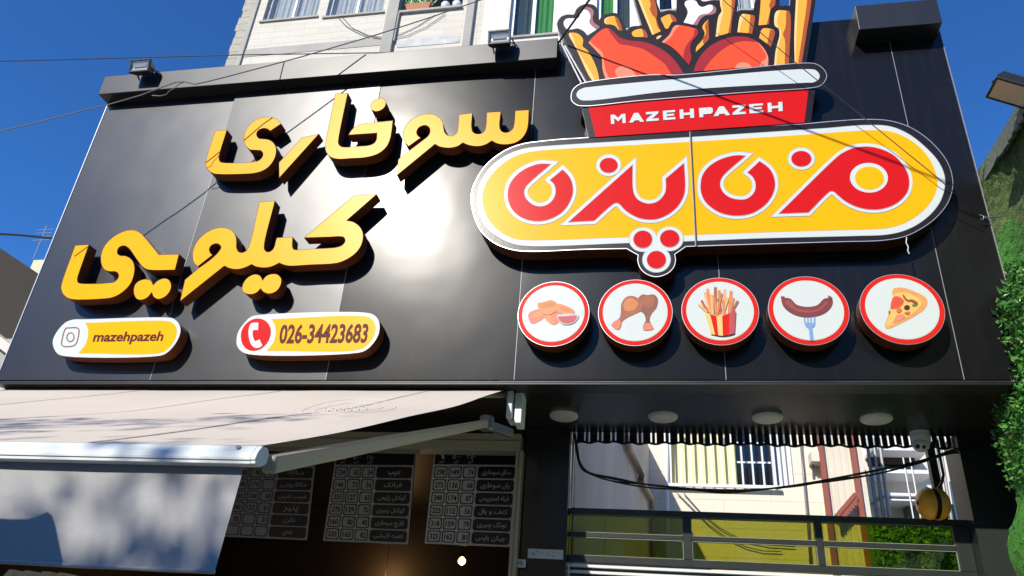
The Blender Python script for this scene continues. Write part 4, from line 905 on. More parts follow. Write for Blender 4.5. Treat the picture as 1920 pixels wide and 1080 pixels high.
for px_ in (1629, 1641, 1652, 1746, 1756, 1766):
    b = MB(); a, c = at(px_, 850, FY-.9), at(px_+14, 965, FY-.9); b.tube([(a.x, FY-.9, a.z+.3), (c.x, FY-.9, c.z-.5)], .03, M_grey, 6); b.build("post", fb)
for px_ in (1693, 1706):
    b = MB(); a = at(px_, 858, FY-.8); b.tube([(a.x, FY-.8, a.z), (a.x, FY-.8, a.z-1.2)], .012, M_wframe, 6); b.build("rail", fb)
# hedge box in the courtyard
def leaves(mb, n, fn, size, mats, flat=.5):
    for _ in range(n):
        p, nrm = fn(); nrm = Vector(nrm).normalized()
        d = (Vector((random.gauss(0, 1), random.gauss(0, 1), random.gauss(0, 1)))+nrm*1.1).normalized()
        u = d.orthogonal().normalized(); u = (Matrix.Rotation(random.random()*6.28, 3, d) @ u); v = d.cross(u)
        s_ = size*random.uniform(.6, 1.3)
        p = Vector(p); k = random.choice(mats)
        tip = p+u*s_*1.6+d*s_*.35
        mb.face([p, p+u*s_*.8+v*s_*.42, tip], k); mb.face([p, tip, p+u*s_*.8-v*s_*.42], k)
hb = thing("hedge_screen", "green leafy hedge screen behind the tinted gate glass", "hedge", (3.4, 6, 0))
hx0, hx1 = at(1636, 1000, 6).x, at(1830, 1000, 6).x; hz = at(1700, 976, 6).z
b = MB(); b.box(hx0, hx1, 6.0, 6.3, 0, hz-.05, M_turf); b.build("backing", hb)
b = MB(); leaves(b, 3500, lambda: ((random.uniform(hx0, hx1), 5.97+random.uniform(-.04, .03), random.uniform(hz-1.1, hz)), (0, -1, .3)), .04, [M_leaf, M_leaf, M_leaf2]); b.build("foliage", hb)

# ================================================================== GATE
GY = 1.15
gate = thing("entrance_gate", "charcoal metal gate with yellow tinted glass panes beside the dark pillar", "gate", (.65, GY, .14))
def zrow(y_, x=1420): return at(x, y_, GY).z
ztop, zt1 = zrow(964), zrow(975.5)
r1, r2 = zrow(1011), zrow(1020); r3, r4 = zrow(1056), zrow(1070)
gx = [(at(1065, 1010, GY).x, at(1281, 1010, GY).x), (at(1297, 1010, GY).x, at(1529, 1010, GY).x), (at(1542, 1010, GY).x, at(1788, 1010, GY).x)]
b = MB(); b.box(-.712, 2.17, GY-.03, GY+.05, zt1, ztop, M_frame); b.box(-.712, 2.17, GY-.029, GY+.049, r4, r3-.002, M_frame)
for a, c in ((-.712, gx[0][0]), (gx[0][1], gx[1][0]), (gx[1][1], gx[2][0]), (gx[2][1], 2.17)): b.box(a, c, GY-.028, GY+.048, r3-.001, zt1-.001, M_frame)
for a, c in gx: b.box(a+.001, c-.001, GY-.02, GY+.04, r2, r1, M_frame)
b.build("frame", gate, bevel=.004)
M_seal = mat("pale_glass_seal", (.30, .34, .26), .5, 0, .3, 20)
for a, c in gx:
    for z0, z1 in ((r3, r2), (r1, zt1)):
        b = MB(); b.box(a+.002, c-.002, GY, GY+.006, z0+.002, z1-.002, M_tint); b.build("glass_pane", gate)
        b = MB(); e = .006
        for q in ((a, c, z0, z0+e), (a, c, z1-e, z1), (a, a+e, z0+e, z1-e), (c-e, c, z0+e, z1-e)): b.box(q[0]+.0015, q[1]-.0015, GY-.018, GY-.001, q[2]+.0015, q[3]-.0015, M_seal)
        b.build("glazing_bead", gate)
b = MB(); zz = r4-.01
while zz > .3: b.box(-.705, 2.165, GY-.02, GY+.02, zz-.022, zz-.004, M_wframe); b.box(-.705, 2.165, GY+.025, GY+.03, zz-.04, zz-.021, M_frame); zz -= .045
b.build("slats", gate)
b = MB()
for (pa, pb) in ((1075, 1066), ):
    a = at(1076, 822, GY-.05); b.box(a.x-.012, a.x+.006, GY-.06, GY-.035, ztop+.002, a.z, M_alu)
a = at(1828, 830, GY-.05)
b.build("side_post", gate)
b = MB(); b.box(2.02, 2.075, GY+.06, GY+.12, ztop+.002, ZB-.01, M_frame); b.build("mullion", gate)
# corrugated band hanging from the soffit edge: dark flutes with daylight between them
zc = at(1420, 833, SY+.03).z; x = -.712
co = thing("corrugated_strip", "dark corrugated strip with slits of daylight between its flutes under the soffit edge", "corrugated strip", (.7, SY, zc))
M_sheet = mat("sheet_dark", (.020, .017, .016), .35, .3, .2, 20)
b = MB(); xk = x; k = 0
while xk < 2.16:
    w_ = .040 if xk > .1 else (.060 if k % 2 else .026)
    x1_ = min(xk+w_, 2.168); N = 6
    for i in range(N):
        u0, u1 = xk+(x1_-xk)*i/N, xk+(x1_-xk)*(i+1)/N; yv = lambda u: SY+.03-.018*sin(pi*(u-xk)/w_); zv = lambda u: zc+.007*sin(u*47)+.004*sin(u*11)
        b.face([(u0, yv(u0), zv(u0)), (u1, yv(u1), zv(u1)), (u1, yv(u1), ZB+.03), (u0, yv(u0), ZB+.03)], M_sheet)
    xk += w_+.011; k += 1
b.build("flutes", co)
b = MB(); xk = x
for i in range(144):
    u0, u1 = x+i*.02, x+(i+1)*.02; zv = lambda u: zc+.007*sin(u*47)+.004*sin(u*11)
    b.hull([(u0, SY+.031, zv(u0)-.012), (u1, SY+.031, zv(u1)-.012), (u1, SY+.031, zv(u1)+.006), (u0, SY+.031, zv(u0)+.006)], [(u0, SY+.035, zv(u0)-.012), (u1, SY+.035, zv(u1)-.012), (u1, SY+.035, zv(u1)+.006), (u0, SY+.035, zv(u0)+.006)], M_sheet)
b.build("lower_edge", co)

# lamps under the soffit
lamp0 = None
for i, (px_, py_) in enumerate(((1055, 778), (1243, 778), (1441, 782), (1650, 780))):
    c = at_z(px_, py_, ZB-.03); c = Vector((c.x, .655, ZB-.006))
    t = thing("soffit_lamp", ["flat round white lamp under the soffit nearest the awning, above the dark pillar", "flat round white lamp under the soffit, second from the dark pillar", "flat round white lamp under the soffit, second from the dome camera", "flat round white lamp under the soffit nearest the dome camera"][i], "ceiling lamp", tuple(c), "round lamps under the soffit")
    b = MB(); b.lathe(c, (0, 0, -1), [(0, .108), (.012, .110), (.018, .108)], M_white, 36); b.build("lamp_body", t, True)
    b = MB(); b.lathe(c, (0, 0, -1), [(.0185, .105), (.024, .103), (.030, .094), (.033, .07)], M_lens, 36); b.build("diffuser", t, True)
c = Vector((at_z(1742, 790, ZB).x, 1.0, ZB-.006))
t = thing("dome_camera", "white dome security camera with two dark lenses under the soffit", "security camera", tuple(c))
b = MB(); b.lathe(c, (0, 0, -1), [(0, .068), (.02, .072), (.075, .068), (.085, .06)], M_bar, 24); b.build("base", t, True)
b = MB(); cc = c+Vector((-.01, -.012, -.095)); b.lathe(cc+Vector((0, 0, .045)), (0, 0, -1), [(0, .02), (.01, .045), (.03, .058), (.055, .06), (.08, .05), (.095, .03), (.102, .01)], M_bar, 20); b.build("ball", t, True)
for dx in (-.026, .012):
    b = MB(); p = cc+Vector((dx-.008, -.038, -.028)); dr = (p-cc).normalized(); b.lathe(p-dr*.01, dr, [(0, .016), (.02, .016), (.024, .012)], M_ink, 14); b.build("lens", t, True)

# cable bundle
pts = [(1079, 815), (1082, 845), (1088, 872), (1105, 886), (1150, 898), (1220, 910), (1300, 918), (1360, 921), (1420, 918), (1500, 909), (1580, 898), (1650, 884), (1720, 867), (1780, 850), (1815, 843), (1850, 838)]
t = thing("cable_bundle", "sagging bundle of black cables strung across the opening above the gate", "cables", tuple(at(1350, 921, 1.0)))
for k in range(4):
    b = MB(); ww = []
    for i, (x, y_) in enumerate(pts):
        w = at(x+random.uniform(-1.5, 1.5), y_+random.uniform(-2.6, 2.6)+(k-1.5)*1.6, 1.0); ww.append(w+Vector((0, random.uniform(-.02, .02), 0)))
    q = []
    for i in range(len(ww)-1):
        for j in range(4):
            f_ = j/4; p0_, p1_, p2_, p3_ = ww[max(0, i-1)], ww[i], ww[i+1], ww[min(len(ww)-1, i+2)]
            q.append(.5*((2*p1_)+(p2_-p0_)*f_+(2*p0_-5*p1_+4*p2_-p3_)*f_*f_+(3*p1_-p0_-3*p2_+p3_)*f_**3))
    q.append(ww[-1]); b.tube(q, .0062, M_cable, 6); b.build("cable", t)
# orange reel
c = at(1750, 944, 1.0)
t = thing("cable_reel", "round orange bobbin with a dark band hanging over the gate", "bobbin", tuple(c))
b = MB(); b.lathe(c+Vector((-.105, 0, 0)), (1, .1, 0), [(0, .02), (.01, .07), (.035, .10), (.07, .115), (.09, .112)], M_orange, 24)
b.lathe(c+Vector((.015, .012, 0)), (1, .1, 0), [(0, .112), (.02, .115), (.055, .10), (.08, .07), (.09, .02)], M_orange, 24); b.build("shell", t, True)
b = MB(); b.lathe(c+Vector((-.02, .002, 0)), (1, .1, 0), [(0, .102), (.04, .102)], M_ink, 24); b.build("band", t, True)
b = MB(); b.tube([at(1757, 825, 1.0), at(1763, 860, 1.0), at(1769, 890, 1.0), at(1766, 905, 1.0), at(1757, 920, 1.0)], .010, M_cable, 6); b.build("hanger", t)
# small lit-plate boxes
for px0, px1, py0, py1, Y_, lab in ((989, 1056, 1031, 1046, .965, "small white label plate on the front of the dark pillar"), (962, 986, 1049, 1063, .93, "small white plate on the shutter rail beside the pillar")):
    a, c = at(px0, py1, Y_), at(px1, py0, Y_)
    t = thing("label_plate", lab, "plate", tuple(a)); b = MB(); b.box(a.x, c.x, Y_, Y_+.014, a.z, c.z, M_white); b.build("plate", t, bevel=.002)
    b = MB()
    for k in range(26): u = random.uniform(a.x+.02, c.x-.03); v = random.uniform(a.z+.01, c.z-.014); b.box(u, u+.012, Y_-.001, Y_, v, v+.004, M_grey)
    b.build("printed_marks", t)

# ================================================================== ROLLER SHUTTER, MENU BOARDS
RY = .9
t = thing("roller_shutter", "olive grey roller shutter box with its side rail over the menu boards", "roller shutter", (-1.6, RY, ZB-.2))
z0, z1 = at(800, 842, RY).z, at(800, 811, RY).z; xr_ = at(976, 830, RY).x
b = MB(); b.box(-4.4, xr_, RY, RY+.16, z0, z1, M_arm); b.box(-4.4, xr_, RY-.006, RY-.0005, z0+(z1-z0)*.55, z0+(z1-z0)*.6, M_grey); b.build("box", t, bevel=.006)
b = MB(); a = at(968, 850, RY).x; b.box(a, a+.055, RY-.01, RY+.10, .14, z0-.001, M_arm); b.box(a+.022, a+.03, RY-.014, RY-.0105, .14, z0-.002, M_grey); b.build("side_rail", t)
MY = 1.4
boards = [
 ("menu board with price cells hanging nearest the dark pillar", [(815, 845.5), (973, 845.5), (958, 1026), (796, 1019)], [("ساق سوخاری", "298", "149", "74"), ("ران سوخاری", "275", "136", "68"), ("فیله استریپس", "348", "174", "87"), ("کتف و بال", "225", "112", "56"), ("نوتک پنیری", "318", "159", "79"), ("چیکن باپس", "325", "162", "81")], M_boardg),
 ("menu board with price cells hanging in the middle of the three", [(631, 847), (779, 847), (765.5, 1021), (605.6, 1014)], [("سیب", "124", "62", "34"), ("فرانک", "146", "73", "36"), ("کوکتل رژیمی", "255", "127", "63"), ("کوکتل پنیری", "278", "139", "70"), ("قارچ سوخاری", "160", "80", "40"), ("لقمه آتیشی", "335", "165", "82")], mat("board_grey_b", (.40, .40, .40), .5)),
 ("menu board partly hidden by the awning valance", [(449, 850), (594, 850), (576, 1013), (418, 1006)], [("سالاد", "180", "90", "57"), ("ماکارونی", "348", "174", ""), ("سیب زمینی", "265", "134", "68"), ("پنیر", "245", "122", "61"), ("نان", "85", "", "21"), ("سس", "", "", "")], mat("board_grey_c", (.27, .27, .28), .5))]
for lab, qd, rows, mbg in boards:
    tl, tr_, br_, bl_ = [Vector(p) for p in qd]
    W0 = at(bl_.x, bl_.y, MY)
    t = thing("menu_board", lab, "menu board", tuple(W0), "menu boards inside the shop")
    def uv(u, v):
        a = tl.lerp(tr_, u); c = bl_.lerp(br_, u); p = a.lerp(c, v); return (p.x, p.y)
    def quad(u0, u1, v0, v1, r=0): return [uv(u0, v0), uv(u1, v0), uv(u1, v1), uv(u0, v1)]
    def rr(u0, u1, v0, v1, ru=.02, rv=.02):
        q = []
        for (cu, cv, a0) in ((u1-ru, v0+rv, -90), (u1-ru, v1-rv, 0), (u0+ru, v1-rv, 90), (u0+ru, v0+rv, 180)):
            for k in range(4): an_ = radians(a0+30*k); q.append(uv(cu+ru*cos(an_), cv+rv*sin(an_)))
        return q
    b = MB(); b.prism([quad(0, 1, 0, 1)], MY, MY+.02, M_ink, mbg); b.build("board", t)
    b = MB(); b.flat([quad(.012, .99, .012, .145)], MY-.001, M_ink)
    for k, tx in enumerate(("۱", "۵۰۰", "۲۵۰")):
        u = .10+k*.17; text_quad(b, tx, uv(u-.03-.02*(k > 0), .085), uv(u+.03+.02*(k > 0), .085), uv(u-.03-.02*(k > 0), .035), MY-.002, mbg, .01)
        text_quad(b, shape("کیلو" if k == 0 else "گرم"), uv(u-.03, .125), uv(u+.03, .125), uv(u-.03, .095), MY-.002, mbg, .01)
    for i, (nm, *pr_) in enumerate(rows):
        v0, v1 = .165+i*.138, .165+(i+1)*.138-.014
        for k in range(3):
            u0 = .02+k*.17; q1 = rr(u0, u0+.155, v0, v1); b.flat([q1, rr(u0+.012, u0+.143, v0+.011, v1-.011)], MY-.001, M_ink)
            if pr_[k]:
                n_ = len(pr_[k]); uc = u0+.0775+(.02 if n_ == 2 else 0); hw = .0165*n_
                text_quad(b, pr_[k], uv(uc-hw, v1-.034), uv(uc+hw, v1-.034), uv(uc-hw, v0+.032), MY-.002, M_ink, .03)
        b.flat([rr(.535, .975, v0, v1, .03, .03)], MY-.001, M_ink)
        w_ = min(.17, .018*len(nm)+.02); text_quad(b, shape(nm), uv(.755-w_, v1-.045), uv(.755+w_, v1-.045), uv(.755-w_, v0+.03), MY-.002, mbg, .012)
    b.build("print", t)
# heat lamps in the shop
def bulb(px_, py_, Y_, r, lab, e, power):
    c = at(px_, py_, Y_); t = thing("pendant_lamp", lab, "lamp", tuple(c), "lit lamps inside the shop")
    m_ = mat("lit_bulb_%d" % px_, (.9, .7, .4), .4, emit=(1, .55, .2), estr=e)
    b = MB(); b.lathe(c+Vector((0, 0, r)), (0, 0, -1), [(0, r*.3), (r*.5, r*.8), (r, r), (r*1.5, r*.85), (r*2, r*.25)], m_, 20); b.build("bulb", t, True)
    b = MB(); b.lathe(c+Vector((0, 0, r*2.2)), (0, 0, -1), [(0, r*.3), (r*1.2, r*.45)], M_ink, 12); b.tube([c+Vector((0, 0, r*2.1)), Vector((c.x, c.y, ZB-.07))], .004, M_cable, 5); b.build("cord", t)
    if power:
        l = bpy.data.lights.new("bulb_light", 'POINT'); l.energy = power; l.color = (1, .6, .25); l.shadow_soft_size = r
        lo = bpy.data.objects.new("bulb_light", l); lo.location = (c.x, c.y-r*.6, c.z+r*2.6); COL.objects.link(lo)
bulb(866, 1052, 1.7, .035, "small glowing bulb under the menu board nearest the pillar", 5, 0)
bulb(716, 1128, 4.02, .11, "warm lamp glowing at the bottom of the picture between two menu boards", 2.2, 7)

# ================================================================== AWNING
WX = at(950, 730, .2).x
P0 = at(950, 730, .2); P1 = at_x(487, 836, WX)
AXL = -7.6
aw = thing("awning", "retractable awning with pale beige cloth, white front bar and grey hanging valance", "awning", (-3.5, .2, P0.z))
b = MB(); NU, NV = 70, 24
def sag(u, v):
    x = AXL+(WX-AXL)*u; p = P0.lerp(P1, v)
    z = p.z-.045*sin(pi*v)*(1-.3*u)+.008*sin(v*11+u*7)*sin(pi*v)+.007*sin(u*31+v*4+2*sin(u*9))*sin(pi*v)+.005*sin(u*73-v*9)*v*(1-v)*2
    return Vector((x, p.y, z))
for i in range(NU):
    for j in range(NV):
        b.face([sag(i/NU, j/NV), sag((i+1)/NU, j/NV), sag((i+1)/NU, (j+1)/NV), sag(i/NU, (j+1)/NV)], M_awn)
b.build("cloth", aw, True)
for xs_ in (-6.4, -5.2, -4.0, -2.8, -1.65):
    b = MB(); u_ = (xs_-AXL)/(WX-AXL)
    for j in range(24):
        p0_, p1_ = sag(u_, j/24), sag(u_, (j+1)/24); o_ = Vector((0, 0, .0025)); w_ = Vector((.009, 0, 0))
        b.face([p0_-w_+o_, p0_+w_+o_, p1_+w_+o_, p1_-w_+o_], M_seamc)
    b.build("seam", aw)
def on_cloth(x, y_):
    d = ray(x, y_); n = Vector((0, P1.z-P0.z, -(P1.y-P0.y))).normalized(); p = CAM+d*((P0-CAM).dot(n)/d.dot(n))
    return sag((p.x-AXL)/(WX-AXL), (P0.y-p.y)/(P0.y-P1.y))+Vector((0, 0, .004))
b = MB(); M_emb2 = mat("pale_emboss", (.80, .76, .70), .6)
for up in (1, -1):
    for sc_ in (1, .72):
        b.tube([on_cloth(655+88*sc_*cos(a_), 757+up*(15 if up < 0 else 13)*sc_*sin(a_)-3*cos(a_)) for a_ in [pi*k/24 for k in range(25)]], .0014, M_emb2, 4)
for k in range(6): b.tube([on_cloth(615+k*14+4*cos(a_), 757+5*sin(a_)) for a_ in [2*pi*j/10 for j in range(11)]], .0018, M_emb2, 4)
b.build("embossed_emblem", aw)
zb0 = at_x(483, 838, WX).z; zb1 = at_x(487, 880, WX).z
yb = P1.y
prof = [(yb+.02, zb0+.005), (yb-.012, zb0+.002), (yb-.03, zb0-.02), (yb-.036, zb1+.016), (yb-.036, zb1+.010), (yb-.032, zb1+.009), (yb-.032, zb1), (yb+.0, zb1-.002), (yb+.03, zb1+.015), (yb+.035, zb0-.01)]
b = MB(); b.hull([(AXL, p[0], p[1]) for p in prof], [(WX, p[0], p[1]) for p in prof], M_bar); b.build("front_bar", aw)
b = MB(); b.tube([(WX-.05, yb-.015, zb0-.006), (WX-.05, yb-.027, zb0-.006)], .006, M_grey, 8); b.build("bar_screw", aw)
b = MB(); b.hull([(WX+.0005, p[0], p[1]) for p in prof], [(WX+.016, p[0]*.98+yb*.02, p[1]) for p in prof], M_bar); b.build("end_cap", aw, bevel=.003)
b = MB(); xv1 = at_x(456, 884, WX).x-.035; vz0 = zb1+.004; vz1 = at(412, 1078, yb+.005).z
xv1 = at(455, 886, yb+.005).x
NU, NV = 150, 14
def val(u, v):
    x = AXL+(xv1-AXL)*u; z = vz0+(vz1-vz0)*v
    yv = yb+.005+(.010*v)*sin(x*7.0+.6*sin(x*3))+.004*v*sin(x*23)-.01*v
    return Vector((x, yv, z))
for i in range(NU):
    for j in range(NV):
        b.face([val(i/NU, j/NV), val((i+1)/NU, j/NV), val((i+1)/NU, (j+1)/NV), val(i/NU, (j+1)/NV)], M_valance)
b.build("valance", aw, True)
b = MB()
q = [val(i/150, 1)+Vector((0, -.002, .004)) for i in range(151)]
b.tube(q, .006, M_valance, 6); b.build("hem", aw, True)
# arm: forearm from the bar to the elbow near the wall, then the shoulder
a0 = at_x(486, 864, WX+.02); a0 = Vector((WX+.005, yb+.06, (zb0+zb1)/2-.005)); 
el = at_x(912, 794, WX-.06)
b = MB(); b.bar(a0, el, .045, .052, M_arm, (0, 0, 1)); b.build("forearm", aw, bevel=.01)
b = MB(); b.lathe(el+Vector((0, .0, .05)), (0, 0, -1), [(0, .04), (.01, .05), (.09, .05), (.1, .04)], M_grey, 16)
sh = Vector((WX+.05, .22, el.z+.03)); b.bar(el+Vector((0, .04, 0)), sh, .05, .06, M_grey); b.build("elbow_joint", aw, bevel=.004)
b = MB(); c0 = at(958, 760, .2)
b.box(c0.x-.015, c0.x+.025, .12, .3, at(958, 790, .2).z, P0.z+.03, M_bar); b.box(c0.x+.035, c0.x+.09, .16, .32, at(970, 796, .2).z, P0.z+.03, M_bar); b.box(c0.x-.045, c0.x-.02, .14, .28, P0.z-.08, P0.z+.03, M_grey); b.build("wall_bracket", aw, bevel=.006)
b = MB(); b.tube([(AXL, .26, P0.z+.0), (c0.x-.02, .26, P0.z+.0)], .045, M_arm, 14); b.build("roller_tube", aw, True)

# ================================================================== GREEN WALL ON THE RIGHT
hw = thing("green_wall", "side wall covered in artificial turf and plastic leaves at the right edge", "hedge wall", (2.6, -1, 0))
HX, HT = 2.52, 5.36
def prof_x(z, y_):
    base = HX
    k = max(0, min(1, (4.75-z)/.9)); k = k*k*(3-2*k)
    lo = max(0, min(1, (2.9-z)/.35)); lo = lo*lo*(3-2*lo)
    x = base-.25*k-.10*lo
    return x+.03*sin(y_*5+z*3)+.02*sin(z*9+y_*2)
NY, NZ = 60, 110
b = MB()
for i in range(NY):
    for j in range(NZ):
        y0, y1_ = .46-3.6*i/NY, .46-3.6*(i+1)/NY; za, zb_ = .1+(HT-.1)*j/NZ, .1+(HT-.1)*(j+1)/NZ
        jit = lambda y_, z_: .012*sin(y_*41+z_*17)*sin(z_*53-y_*13)
        P = lambda y_, z_: (prof_x(z_, y_)+jit(y_, z_), y_, z_)
        b.face([P(y0, za), P(y0, zb_), P(y1_, zb_), P(y1_, za)], M_turf if za < 4.55+.25*sin(y0*6) else M_turfdk)
for j in range(NZ):
    za, zb_ = .1+(HT-.1)*j/NZ, .1+(HT-.1)*(j+1)/NZ
    b.face([(prof_x(za, .46), .46, za), (3.3, .46, za), (3.3, .46, zb_), (prof_x(zb_, .46), .46, zb_)], M_turf)
b.build("turf", hw, True)
b = MB()
def leafpt():
    y_ = random.uniform(-2.2, .45); z_ = random.uniform(2.95, 4.35+.2*sin(y_*4)); return (prof_x(z_, y_)-random.uniform(-.02, .05), y_, z_), (-1, -.3, .2)
leaves(b, 11000, leafpt, .019, [M_leaf, M_leaf, M_leaf4, M_leaf2]); leaves(b, 3500, leafpt, .030, [M_leaf, M_leaf4, M_leaf2]); leaves(b, 350, leafpt, .024, [M_leaf3])
leaves(b, 2500, lambda: ((prof_x(3.6, .46)+random.uniform(-.04, .3), .44+random.uniform(-.03, .02), random.uniform(2.95, 4.35)), (-.4, -1, .2)), .021, [M_leaf, M_leaf, M_leaf2])
b.build("plastic_leaves", hw)
b = MB()
def tuft():
    y_ = random.uniform(-2.2, .45); z_ = random.uniform(1.8, HT); return (prof_x(z_, y_)-.002, y_, z_), (-1, 0, .2)
leaves(b, 9000, tuft, .012, [M_turf, M_leaf, M_turfdk]); b.build("turf_pile", hw)
b = MB(); b.box(HX-.03, HX+.6, -3.1, .45, HT+.002, HT+.03, M_cap)
for k in range(40):
    y_ = .44-k*.09; l0, l1 = random.random()*.04, random.random()*.04
    b.hull([(HX-.045, y_-.088, HT-.09-l0), (HX-.045, y_, HT-.09-l1), (HX-.02, y_, HT-.09-l1), (HX-.02, y_-.088, HT-.09-l0)], [(HX-.05, y_-.088, HT+.001), (HX-.05, y_, HT+.001), (HX-.031, y_, HT+.02), (HX-.031, y_-.088, HT+.02)], M_cap)
b.build("capping", hw)
b = MB(); c = Vector((2.36, -.02, 4.72)); h0 = at(1841, 408, -.06)
b.tube([h0+Vector((-.015, -.01, .02)), h0+Vector((.008, -.015, .0)), h0+Vector((.0, -.01, -.025)), h0+Vector((-.012, .0, -.012))], .003, M_grey, 6); b.tube([h0, h0+Vector((.12, 0, 0))], .005, M_grey, 6); b.build("wire_hook", hw)
fc = at(1897, 170, -.62)
flood("floodlight with a pale glass on top of the green side wall, seen from below", fc, .25, .20, 0, 0, (fc.x+.12, fc.y, HT+.035), rot=Matrix(((.87, .5, 0), (0, 0, -1), (-.5, .87, 0))), glass=mat("frosted_lamp_glass", (.62, .54, .44), .3, 0, .1, 8))

# ================================================================== OVERHEAD WIRES
def wire(label, pts, r, m=M_cable, sagv=0.0):
    P = [Vector(p) for p in pts]; q = []
    if len(P) == 2:
        for i in range(25):
            f_ = i/24; p = P[0].lerp(P[1], f_); p.z -= sagv*4*f_*(1-f_); q.append(p)
    else: q = P
    b = MB(); b.tube(q, r, m, 6); return tag(b.build("overhead_wire", None), label, "wire", "overhead wires")
def cdep(x):
    k = [(-40, -1.07), (60, -.96), (165, -.85), (262, -.75), (345, -.67), (440, -.53), (700, -.23), (1000, .12)]
    for (a, u), (c, v) in zip(k, k[1:]):
        if x <= c: return u+(v-u)*(x-a)/(c-a)
    return v
wire("thin straight black wire crossing the sky behind the left floodlight", [at(-40, 116, 3.0), at(440, 103, 3.0), at(900, 96, 3.0)], .010)
wire("kinked grey cable slanting up in front of the left end of the cornice", [at(x, y_, cdep(x)) for x, y_ in ((-30, 253), (60, 232), (165, 205), (200, 197), (262, 179), (300, 165), (330, 154), (345, 153), (365, 158), (385, 154), (440, 140), (560, 108), (700, 67), (800, 35), (930, -10), (1000, -35))], .006, mat("grey_cable", (.12, .12, .13), .5))
wire("short loose grey cable end dangling by the kink over the cornice", [at(x, y_, cdep(x)+.01) for x, y_ in ((345, 154), (335, 158), (328, 165), (318, 170), (312, 177), (300, 180), (285, 179))], .004, mat("grey_cable", (.12, .12, .13), .5))
wire("thick black wire rising from the right end of the cornice past the bone", [Vector((-.783, -.15, 6.638))+Vector((.2935, -.414, .001))*k for k in (-.15, 1, 2, 3, 4, 5, 6, 7)], .009)
wire("thin wire slanting over the oval sign to the hook on the green wall", [at(1310, -40, -.5), at(1480, 108, -.35), at(1600, 205, -.28), at(1760, 335, -.23), at(1838, 407, -.10)], .0035)
wire("black wire crossing the sky left of the lower yellow letters", [at(-30, 437, 2.0), at(40, 441, 2.0), at(110, 448, 2.0)], .014)
# ================================================================== FAR LEFT NEIGHBOURS
nb = thing("brown_house", "brown rendered house with a sloping roofline beyond the left end of the shop", "house", (-14, 7, 0))
b = MB(); NYY = 7.0
a, c, d = at(-60, 425, NYY), at(62, 505, NYY), at(120, 545, NYY)
e1, e2 = at(-60, 575, NYY), at(40, 610, NYY)
b.hull([(a.x, NYY, 0), (d.x, NYY, 0), (d.x, NYY, d.z), (a.x, NYY, a.z)], [(a.x, NYY+5, 0), (d.x, NYY+5, 0), (d.x, NYY+5, d.z), (a.x, NYY+5, a.z)], M_brickbr); b.build("wall", nb)
b = MB(); b.hull([(e1.x, NYY-.3, e1.z-.25), (d.x, NYY-.3, e2.z-1.0), (d.x, NYY-.3, e2.z-.8), (e1.x, NYY-.3, e1.z-.05)], [(e1.x, NYY-.002, e1.z-.25), (d.x, NYY-.002, e2.z-1.0), (d.x, NYY-.002, e2.z-.8), (e1.x, NYY-.002, e1.z-.05)], M_cream); b.build("ledge", nb)
b = MB(); b.box(a.x, d.x, NYY-.12, NYY-.003, 0, at(5, 640, NYY).z, M_trim); b.build("plinth", nb)
cb = thing("yellow_house", "pale yellow house top with an aerial behind the brown house", "house", (-16, 14, 0))
a, c = at(58, 500, 14), at(110, 486, 14)
b = MB(); b.box(a.x, c.x+3, 14, 18, 0, c.z, mat("pale_yellow", (.66, .60, .38), .85)); b.build("wall", cb)
b = MB(); p = at(62, 486, 15); b.tube([p, p+Vector((0, 0, 1.4))], .02, M_grey, 5)
for k in range(4): b.bar(p+Vector((-.35, 0, .8+.15*k)), p+Vector((.35, 0, .8+.15*k)), .015, .015, M_grey)
b.build("aerial", cb)

# ================================================================== HOUSES ACROSS THE STREET (behind the camera, seen only in reflections)
hx = -30
for k, (w_, h_, m_) in enumerate(((9, 12.2, M_cream), (11, 12.9, M_brickbr), (8, 11.6, M_stone2), (12, 12.8, M_cream), (9, 12.0, M_brickbr), (10, 12.6, M_cream))):
    t = thing("street_house", ["cream house across the street, leftmost of its row", "brown house across the street between two pale houses", "pinkish stone house across the street", "wide cream house straight across the street", "brown house across the street, second from the end", "cream house at the far end across the street"][k], "house", (hx, -21, 0), "houses across the street")
    b = MB(); b.box(hx, hx+w_-.05, -30, -21, 0, h_, m_); b.build("wall", t)
    for i in range(int(w_//2.4)):
        for j in range(3):
            b = MB(); b.box(hx+.7+i*2.4, hx+2.1+i*2.4, -21, -20.96, 1.4+j*3.4, 3.0+j*3.4, M_glassdk); b.build("window", t)
    hx += w_

# ================================================================== STREET SIDE (out of frame, shades the valance)
tc_ = Vector((-3.4, yb, 1.93))+SUN*8.5
tree = thing("street_tree", "street tree on the pavement edge across from the awning", "tree", (tc_.x, tc_.y, 0))
b = MB(); b.tube([(tc_.x, tc_.y, 0), (tc_.x+.1, tc_.y, 2.2), (tc_.x-.05, tc_.y+.1, 4.6), tc_+Vector((0, 0, .3))], .16, M_bark, 10, .04)
for k in range(9):
    an_ = k*.7; b.tube([(tc_.x, tc_.y, 4.4+.15*k), Vector((tc_.x, tc_.y, 5+.15*k))+Vector((cos(an_), sin(an_), .3))*.9, Vector((tc_.x, tc_.y, 5.2+.15*k))+Vector((cos(an_), sin(an_), .5))*1.7], .035, M_bark, 6, .008)
b.build("trunk", tree)
b = MB()
random.seed(21)
clump = [Vector((-2.4+.36*k+random.uniform(-.1, .1), random.uniform(-.8, .8), random.uniform(-.65, .40)))+tc_ for k in range(14)]+[Vector((random.uniform(-2.4, 1.5), random.uniform(-.8, .8), random.uniform(.5, .9)))+tc_ for k in range(4)]
def crownpt():
    c_ = random.choice(clump); return c_+Vector((random.gauss(0, .22), random.gauss(0, .22), random.gauss(0, .16))), (0, 0, 1)
leaves(b, 1900, crownpt, .07, [M_leaf, M_leaf2]); b.build("crown", tree)

